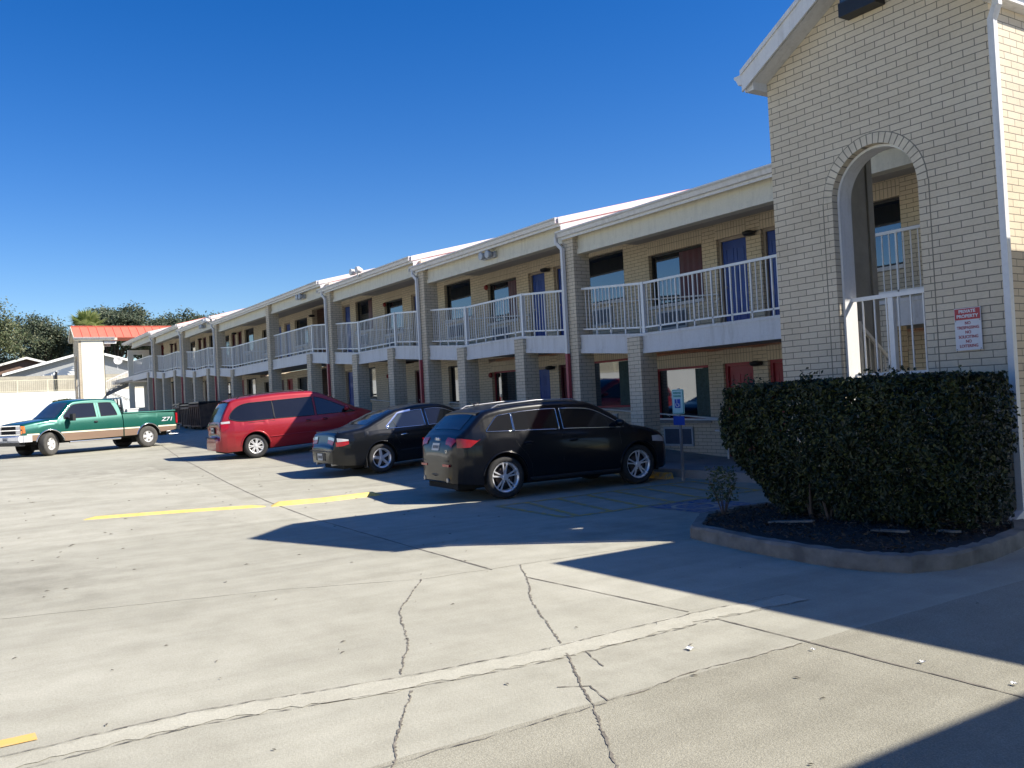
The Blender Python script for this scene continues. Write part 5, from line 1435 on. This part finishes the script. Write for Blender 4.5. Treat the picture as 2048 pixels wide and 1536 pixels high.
# ---- red minivan
def van():
    t = thing('parked_car', 'dusty red minivan with tinted side glass parked left of the black saloon', 'car')
    top = smooth_tab([(-2.54, .42), (-2.53, .60), (-2.50, .66), (-2.43, .70), (-2.42, .98), (-2.40, 1.06), (-2.30, 1.28), (-2.14, 1.55), (-2.04, 1.66), (-1.9, 1.70), (-1.4, 1.735), (-.6, 1.755), (.1, 1.735), (.4, 1.69), (.9, 1.48), (1.5, 1.17), (1.62, 1.11), (1.9, 1.02), (2.2, .90), (2.42, .76), (2.5, .62), (2.52, .5)], 3)
    plan = smooth_tab([(-2.54, .64), (-2.48, .78), (-2.4, .85), (-2.28, .90), (-2.05, .95), (-1.5, .985), (0, .99), (1.5, .97), (1.9, .92), (2.2, .82), (2.42, .7), (2.52, .58)], 3)
    belt = [(-2.5, 1.05), (-1.2, 1.03), (0, 1.0), (1.5, .98), (2.5, .9)]
    sill = [(-2.54, .3), (-2.3, .24), (1.9, .22), (2.3, .24), (2.52, .3)]
    c = Car(top, plan, belt, sill, (-1.50, 1.53), .335, .33, .12, archw=.055)
    P = M['vanpaint']; c.body(P, t); wells(c, t); under(t, -2.3, 2.2)
    def zlo(x): return c.zb(x) + .02
    def zhi(x): return min(c.zt(x) - .16, 1.555)
    for sg in (-1, 1):
        def h0(x): return min(zhi(x), 1.07 + math.sqrt(max(0, 1 - min(1, (x - (-1.55)) / -.62) ** 2)) * .48 if x < -1.55 else 9)
        def l0(x): return zlo(x) + (max(0, -1.75 - x) ** 2) * .6
        g = c.side(sg, lin(-2.14, -.92, 20), l0, h0); gpatch(g, 'window', M['tintglass'], t); outline(g, .012, 'window_seal', M['trim'], t)
        g = c.side(sg, lin(-.90, .26, 10), zlo, zhi); gpatch(g, 'window', M['tintglass'], t); outline(g, .010, 'window_seal', M['trim'], t)
        def h2(x): return min(zhi(x), 1.04 + (1.56 - x) * .56)
        g = c.side(sg, lin(.33, 1.5, 14), zlo, h2); gpatch(g, 'window', M['carglass'], t); outline(g, .009, 'window_seal', M['trim'], t)
        seam(c, [(-.92, 1.0), (-.92, .5), (-.95, .27)], sg, 'door_seam', t); seam(c, [(.30, .99), (.28, .27)], sg, 'door_seam', t); seam(c, [(1.3, .98), (1.28, .4), (1.05, .27)], sg, 'door_seam', t)
        seam(c, [(-2.3, 1.0), (-1.6, 1.0), (-.9, .99)], sg, 'slide_rail', t, .008)
        handle(c, .05, .88, sg, P, t); handle(c, .55, .88, sg, P, t)
        g = c.side(sg, lin(-2.40, -2.20, 6), lambda x: .82 + max(0, x + 2.35) * .6, lambda x: 1.04, 4, .01); gpatch(g, 'tail_light', M['redlens'], t)
        g = c.side(sg, lin(-2.38, -2.15, 6), lambda x: 1.042, lambda x: 1.10, 2, .01); gpatch(g, 'tail_light_top', M['clearlens'], t)
        g = c.topp(lin(-2.424, -2.395, 5), lambda x: sg * .66, lambda x: sg * (c.W(x) - .03), 5, .012); gpatch(g, 'tail_light', M['redlens'], t)
        b = MB(); b.tube([(-1.85, sg * .62, 1.70), (-1.75, sg * .63, 1.775), (-.6, sg * .64, 1.80), (.0, sg * .63, 1.785), (.1, sg * .62, 1.73)], .014, 8); b.build('roof_rail', M['trim'], t)
        b = MB(); b.tube([(x, sg * (c.ys(x, .55) + .003), .55) for x in lin(-1.1, 1.1, 8)], .014, 6); b.build('side_moulding', P, t)
        for wx in c.wheels:
            b = MB(); ra = c.R + c.aw + .02; b.tube([(wx + ra * math.cos(a), sg * (c.ys(wx + ra * math.cos(a), c.R + ra * math.sin(a)) - .006), c.R + .01 + ra * math.sin(a)) for a in lin(.12, math.pi - .12, 18)], .024, 6); b.build('arch_lip', P, t)
    g = c.topp(lin(-2.385, -2.08, 12), lambda x: -.70 - (x + 2.38) * -.12, lambda x: .70 + (x + 2.38) * -.12, 10, .006); gpatch(g, 'rear_window', M['tintglass'], t)
    g = c.topp(lin(.42, 1.56, 12), lambda x: -.62 - (x - .42) * .1, lambda x: .62 + (x - .42) * .1, 10, .005); gpatch(g, 'windscreen', M['carglass'], t)
    b = MB(); b.grid([[(-2.02 - .12 * u, y, 1.685 - .02 * u - .03 * (y / .7) ** 2) for y in lin(-.68, .68, 8)] for u in (0, .5, 1)]); b.build('spoiler', P, t)
    b = MB(); b.box(-2.46, -2.44, -.22, .22, .78, .96); b.build('plate_recess', M['trim'], t)
    p = plate(t, -2.468, .0, .87, 0); p.rotation_euler = (0, 0, R(-90))
    b = MB(); b.box(-2.56, -2.44, -.62, .62, .655, .672); b.build('bumper_step', M['trim'], t)
    b = MB(); b.tube([(-2.44, y, 1.045) for y in lin(-.5, .5, 5)], .009, 6); b.build('tailgate_seam', M['trim'], t)
    mirror(c, 1.2, 1.08, P, t)
    for sg in (-1, 1):
        for wx in c.wheels: wheel(t, wx, sg * .83, .335, .215, .215, 'van', sg, rim='alloyw')
    return t
place(van(), -26.1, 9.15, 87)

# ---- green pickup
def pickup():
    t = thing('pickup_truck', 'two tone green and tan extended cab pickup truck with steered front wheels, far left', 'pickup truck')
    top = smooth_tab([(-2.98, .62), (-2.965, .9), (-2.95, 1.24), (-2.9, 1.27), (-2.0, 1.275), (-1.0, 1.28), (-.83, 1.28)], 2)
    topc = smooth_tab([(-.80, 1.27), (-.79, 1.31), (-.74, 1.60), (-.66, 1.78), (-.5, 1.82), (.2, 1.85), (.75, 1.82), (.95, 1.77), (1.2, 1.55), (1.5, 1.27), (1.58, 1.22), (1.8, 1.205), (2.3, 1.15), (2.62, 1.09), (2.68, 1.0), (2.70, .66)], 3)
    planb = [(-2.98, .90), (-2.9, .95), (-1.8, .975), (-.83, .97)]
    planc = smooth_tab([(-.80, .97), (0, .975), (1.6, .975), (2.3, .95), (2.6, .92), (2.70, .88)], 2)
    belt = [(-3, 1.22), (-.8, 1.215), (1.5, 1.16), (2.7, 1.0)]
    sill = [(-2.98, .60), (-2.7, .55), (-1.2, .47), (1.2, .45), (2.3, .52), (2.7, .56)]
    R_ = .385
    P, D, TN = M['truckpaint'], M['truckreflect'], M['trucktan']
    cb = Car(top, planb, belt, sill, (-1.80,), R_, .2, .05, archw=.075); cc = Car(topc, planc, belt, sill, (1.80,), R_, .34, .1, archw=.075)
    cc.crown = lambda x: .03; cb.crown = lambda x: -.0
    bed_ = cb.body(P, t, 'bed'); cab = cc.body(P, t, 'cab'); wells(cb, t); wells(cc, t)
    b = MB(); b.box(-2.8, 2.4, -.5, .5, .38, .7); b.build('chassis', M['under'], t)
    # dark bed cavity lid panel + bed rails
    b = MB(); b.box(-2.85, -.9, -.82, .82, 1.282, 1.284); b.build('bed_interior', M['under'], t)
    for sg in (-1, 1):
        b = MB(); b.tube([(x, sg * .90, 1.285) for x in (-2.94, -1.8, -.85)], .035, 8); b.build('bed_rail', P, t)
    b = MB(); b.tube([(-2.94, y, 1.28) for y in (-.88, 0, .88)], .035, 8); b.build('tailgate_rail', P, t)
    # tan lower band and pale stripe on both sides, following the arches
    for sg in (-1, 1):
        for car, x0, x1 in ((cb, -2.95, -.84), (cc, -.79, 2.56)):
            X = [x for x in lin(x0, x1, 60)]
            seg = []; run = []
            for x in X:
                if car.z0(x) < .70: run.append(x)
                else:
                    if len(run) > 1: seg.append(run)
                    run = []
            if len(run) > 1: seg.append(run)
            for q in seg:
                if q[-1] < x1 - .1 or True:
                    g = car.side(sg, q, lambda x: car.z0(x) + .004, lambda x: .705, 5, .003); gpatch(g, 'lower_band', TN, t)
                    g = car.side(sg, q, lambda x: .715, lambda x: .765, 2, .012); gpatch(g, 'side_stripe', M['stripe'], t)
            for wx in car.wheels:
                b = MB(); ra = R_ + .075 + .012
                b.tube([(wx + ra * math.cos(a), sg * (car.ys(wx + ra * math.cos(a), R_ + ra * math.sin(a)) + .002), R_ + .01 + ra * math.sin(a)) for a in lin(.2, math.pi - .2, 20)], .022, 6); b.build('arch_trim', M['chrome'], t)
        zlo = lambda x: cc.zb(x) + .03
        zhi = lambda x: min(cc.zt(x) - .13, 1.70)
        g = cc.side(sg, lin(-.62, -.02, 8), zlo, lambda x: min(zhi(x), 1.3 + (x + .62) * 3.2)); gpatch(g, 'window', M['tintglass'], t); outline(g, .012, 'window_seal', M['trim'], t)
        def h2(x): return min(zhi(x), 1.24 + (1.36 - x) * 1.0)
        g = cc.side(sg, lin(.16, 1.30, 14), zlo, h2); gpatch(g, 'window', M['carglass'], t); outline(g, .012, 'window_seal', M['trim'], t)
        seam(cc, [(.07, 1.7), (.07, 1.2), (.07, .48)], sg, 'door_seam', t, .006); seam(cc, [(1.25, 1.15), (1.24, .9), (1.22, .48)], sg, 'door_seam', t, .006)
        handle(cc, .2, 1.04, sg, M['trim'], t, .13)
        b = MB(); b.tube([(x, sg * .93, .40) for x in lin(-.7, 1.15, 4)], .035, 8); b.build('side_step', M['chrome'], t)
        g = cc.side(sg, lin(2.6, 2.67, 3), lambda x: .80, lambda x: 1.03, 3, .008); gpatch(g, 'indicator', M['orange'], t)
        b = MB(); b.box(-3.0, -2.93, sg * .80, sg * .955, .82, 1.2); b.build('tail_light', M['redlens'], t)
        # mirrors on long arms
        b = MB(); b.box(1.06, 1.16, sg * 1.03, sg * 1.24, 1.12, 1.36); b.bar((1.1, sg * .92, 1.2), (1.1, sg * 1.06, 1.22), .04, .04); b.build('wing_mirror', M['trim'], t)
    # bonnet sheet: dark reflections put into a deeper green than the cab
    g = cc.topp(lin(1.62, 2.63, 12), lambda x: -.80, lambda x: .80, 10, .004); gpatch(g, 'bonnet', D, t)
    g = cc.topp(lin(1.0, 1.54, 10), lambda x: -.62 - (x - 1.0) * .22, lambda x: .62 + (x - 1.0) * .22, 10, .005); gpatch(g, 'windscreen', M['silverglass'], t)
    g = cc.topp(lin(-.785, -.70, 6), lambda x: -.6, lambda x: .6, 8, .006); gpatch(g, 'rear_window', M['tintglass'], t)
    # grille, headlights, bumper
    b = MB(); b.box(2.70, 2.715, -.5, .5, .76, 1.05); gr = b.build('grille', M['under'], t)
    b = MB(); 
    for z in (.755, .905, 1.05): b.box(2.716, 2.74, -.86, .86, z - .014, z + .014)
    b.build('grille_bar', M['chrome'], gr)
    for sg in (-1, 1):
        for z in (.775, .925):
            b = MB(); b.box(2.70, 2.72, sg * .52, sg * .8, z, z + .11); b.build('headlight', M['clearlens'], t)
            b = MB(); b.box(2.69, 2.718, sg * .81, sg * .885, z, z + .11); b.build('indicator', M['orange'], t)
    b = MB(); b.prism([(2.68, .50), (2.80, .50), (2.84, .56), (2.84, .68), (2.80, .72), (2.68, .72)], -.93, .93, 'XZ')
    b.box(2.4, 2.68, .91, .95, .5, .72); b.box(2.4, 2.68, -.95, -.91, .5, .72); b.build('front_bumper', M['alloy'], t)
    b = MB(); b.box(2.6, 2.78, -.85, .85, .38, .498); b.build('valance', M['trim'], t)
    p = plate(t, 2.85, .0, .60, 0); p.rotation_euler = (0, 0, R(90))
    b = MB(); b.box(-3.12, -2.985, -.9, .9, .56, .72); b.build('rear_bumper', M['chrome'], t)
    b = MB(); b.tube([(-3.12, 0, .5), (-3.28, 0, .5), (-3.3, 0, .58)], .03, 8); b.box(-3.1, -2.6, -.35, .35, .42, .5); b.build('tow_hitch', M['steel'], t)
    b = MB(); b.tube([(-2.7, .8, .42), (-3.05, .84, .4)], .035, 10); b.build('exhaust', M['chrome'], t)
    # headache rack and tool box behind the cab
    b = MB()
    for y in (-.78, .78): b.bar((-.98, y, 1.28), (-.90, y, 1.86), .05, .08)
    b.bar((-.92, -.8, 1.84), (-.92, .8, 1.84), .05, .05); b.bar((-.97, -.8, 1.36), (-.97, .8, 1.36), .05, .05)
    b.build('cab_rack', M['white'], t)
    b = MB()
    for k in range(7): y = -.66 + k * .22; b.bar((-.96, y, 1.36), (-.915, y, 1.84), .03, .05)
    b.build('rack_slat', M['trim'], t)
    b = MB(); b.box(-1.45, -1.03, -.9, .9, 1.29, 1.40); tb = b.build('tool_box', M['signwhite'], t)
    b = MB(); b.box(-1.47, -1.01, -.92, .92, 1.402, 1.44); b.build('lid', M['white'], tb)
    b = MB(); b.tube([(-1.5 + .02, .0, 1.86), (-1.5, 0, 1.9)], .01, 4); 
    b = MB(); b.tube([(-.1, .1, 1.85), (-.14, .1, 2.02)], .02, 6, r2=.012); b.build('roof_aerial', M['white'], t)
    for sg in (-1, 1):
        Mx = Matrix.Translation((-2.55, sg * (cb.ys(-2.6, .8) + .012), .98)) @ Matrix.Rotation(R(180) if sg > 0 else 0, 4, 'Z') @ Matrix.Rotation(R(90), 4, 'X')
        text_mesh('Z71', .2, M['signwhite'], 'decal', Mx, t, italic=.25, xs=1.4, bold=.003)
    for sg in (-1, 1):
        wheel(t, -1.80, sg * .80, R_, .26, .205, 'truck', sg, tyre='dusty', rim='alloyw')
        wheel(t, 1.80, sg * .80, R_, .26, .205, 'truck', sg, steer=R(26), tyre='dusty', rim='alloyw')
    return t
place(pickup(), -35.4, 4.6, -69)

# ------------------------------------------------------------------ light, sky, camera
SUN = V3((.77, .845, 1.0)).normalized()
w = bpy.data.worlds.new('World'); sc.world = w; w.use_nodes = True
nt = w.node_tree; bg = nt.nodes['Background']
sky = nt.nodes.new('ShaderNodeTexSky'); sky.sky_type = 'NISHITA'; sky.sun_disc = False
sky.sun_elevation = math.asin(SUN.z); sky.sun_rotation = math.atan2(SUN.x, SUN.y)
sky.altitude = 200; sky.air_density = 1.0; sky.dust_density = .3; sky.ozone_density = 3.0
hs_ = nt.nodes.new('ShaderNodeHueSaturation'); hs_.inputs['Saturation'].default_value = 1.42; hs_.inputs['Hue'].default_value = .515; nt.links.new(sky.outputs[0], hs_.inputs['Color']); nt.links.new(hs_.outputs[0], bg.inputs[0]); bg.inputs[1].default_value = .084
ld = bpy.data.lights.new('sun', 'SUN'); ld.energy = 5.0; ld.angle = R(.5); ld.color = (1, .945, .85)
lo = bpy.data.objects.new('sun', ld); COL.objects.link(lo); lo.rotation_euler = SUN.to_track_quat('Z', 'Y').to_euler()
F = 1800.; roll = math.atan(.052); th = math.atan(1157 / F); pt_ = math.atan(30 / F)
fwd0 = V3((-math.cos(th), math.sin(th), 0)); rt = V3((math.sin(th), math.cos(th), 0)); up = V3((0, 0, 1))
fwd = fwd0 * math.cos(pt_) + up * math.sin(pt_); u1 = -fwd0 * math.sin(pt_) + up * math.cos(pt_)
xr_ = rt * math.cos(roll) - u1 * math.sin(roll); yu = rt * math.sin(roll) + u1 * math.cos(roll)
cd = bpy.data.cameras.new('camera'); cam = bpy.data.objects.new('camera', cd); COL.objects.link(cam)
mw = Matrix((xr_, yu, -fwd)).transposed().to_4x4(); mw.translation = V3((0, 0, 1.72)); cam.matrix_world = mw
cd.sensor_width = 36; cd.lens = 36 * F / 2048; cd.clip_start = .05; cd.clip_end = 2000
sc.camera = cam
sc.view_settings.view_transform = 'Standard'; sc.view_settings.look = 'None'; sc.view_settings.gamma = 1; sc.view_settings.exposure = .85
sc.cycles.max_bounces = 8; sc.cycles.use_denoising = True
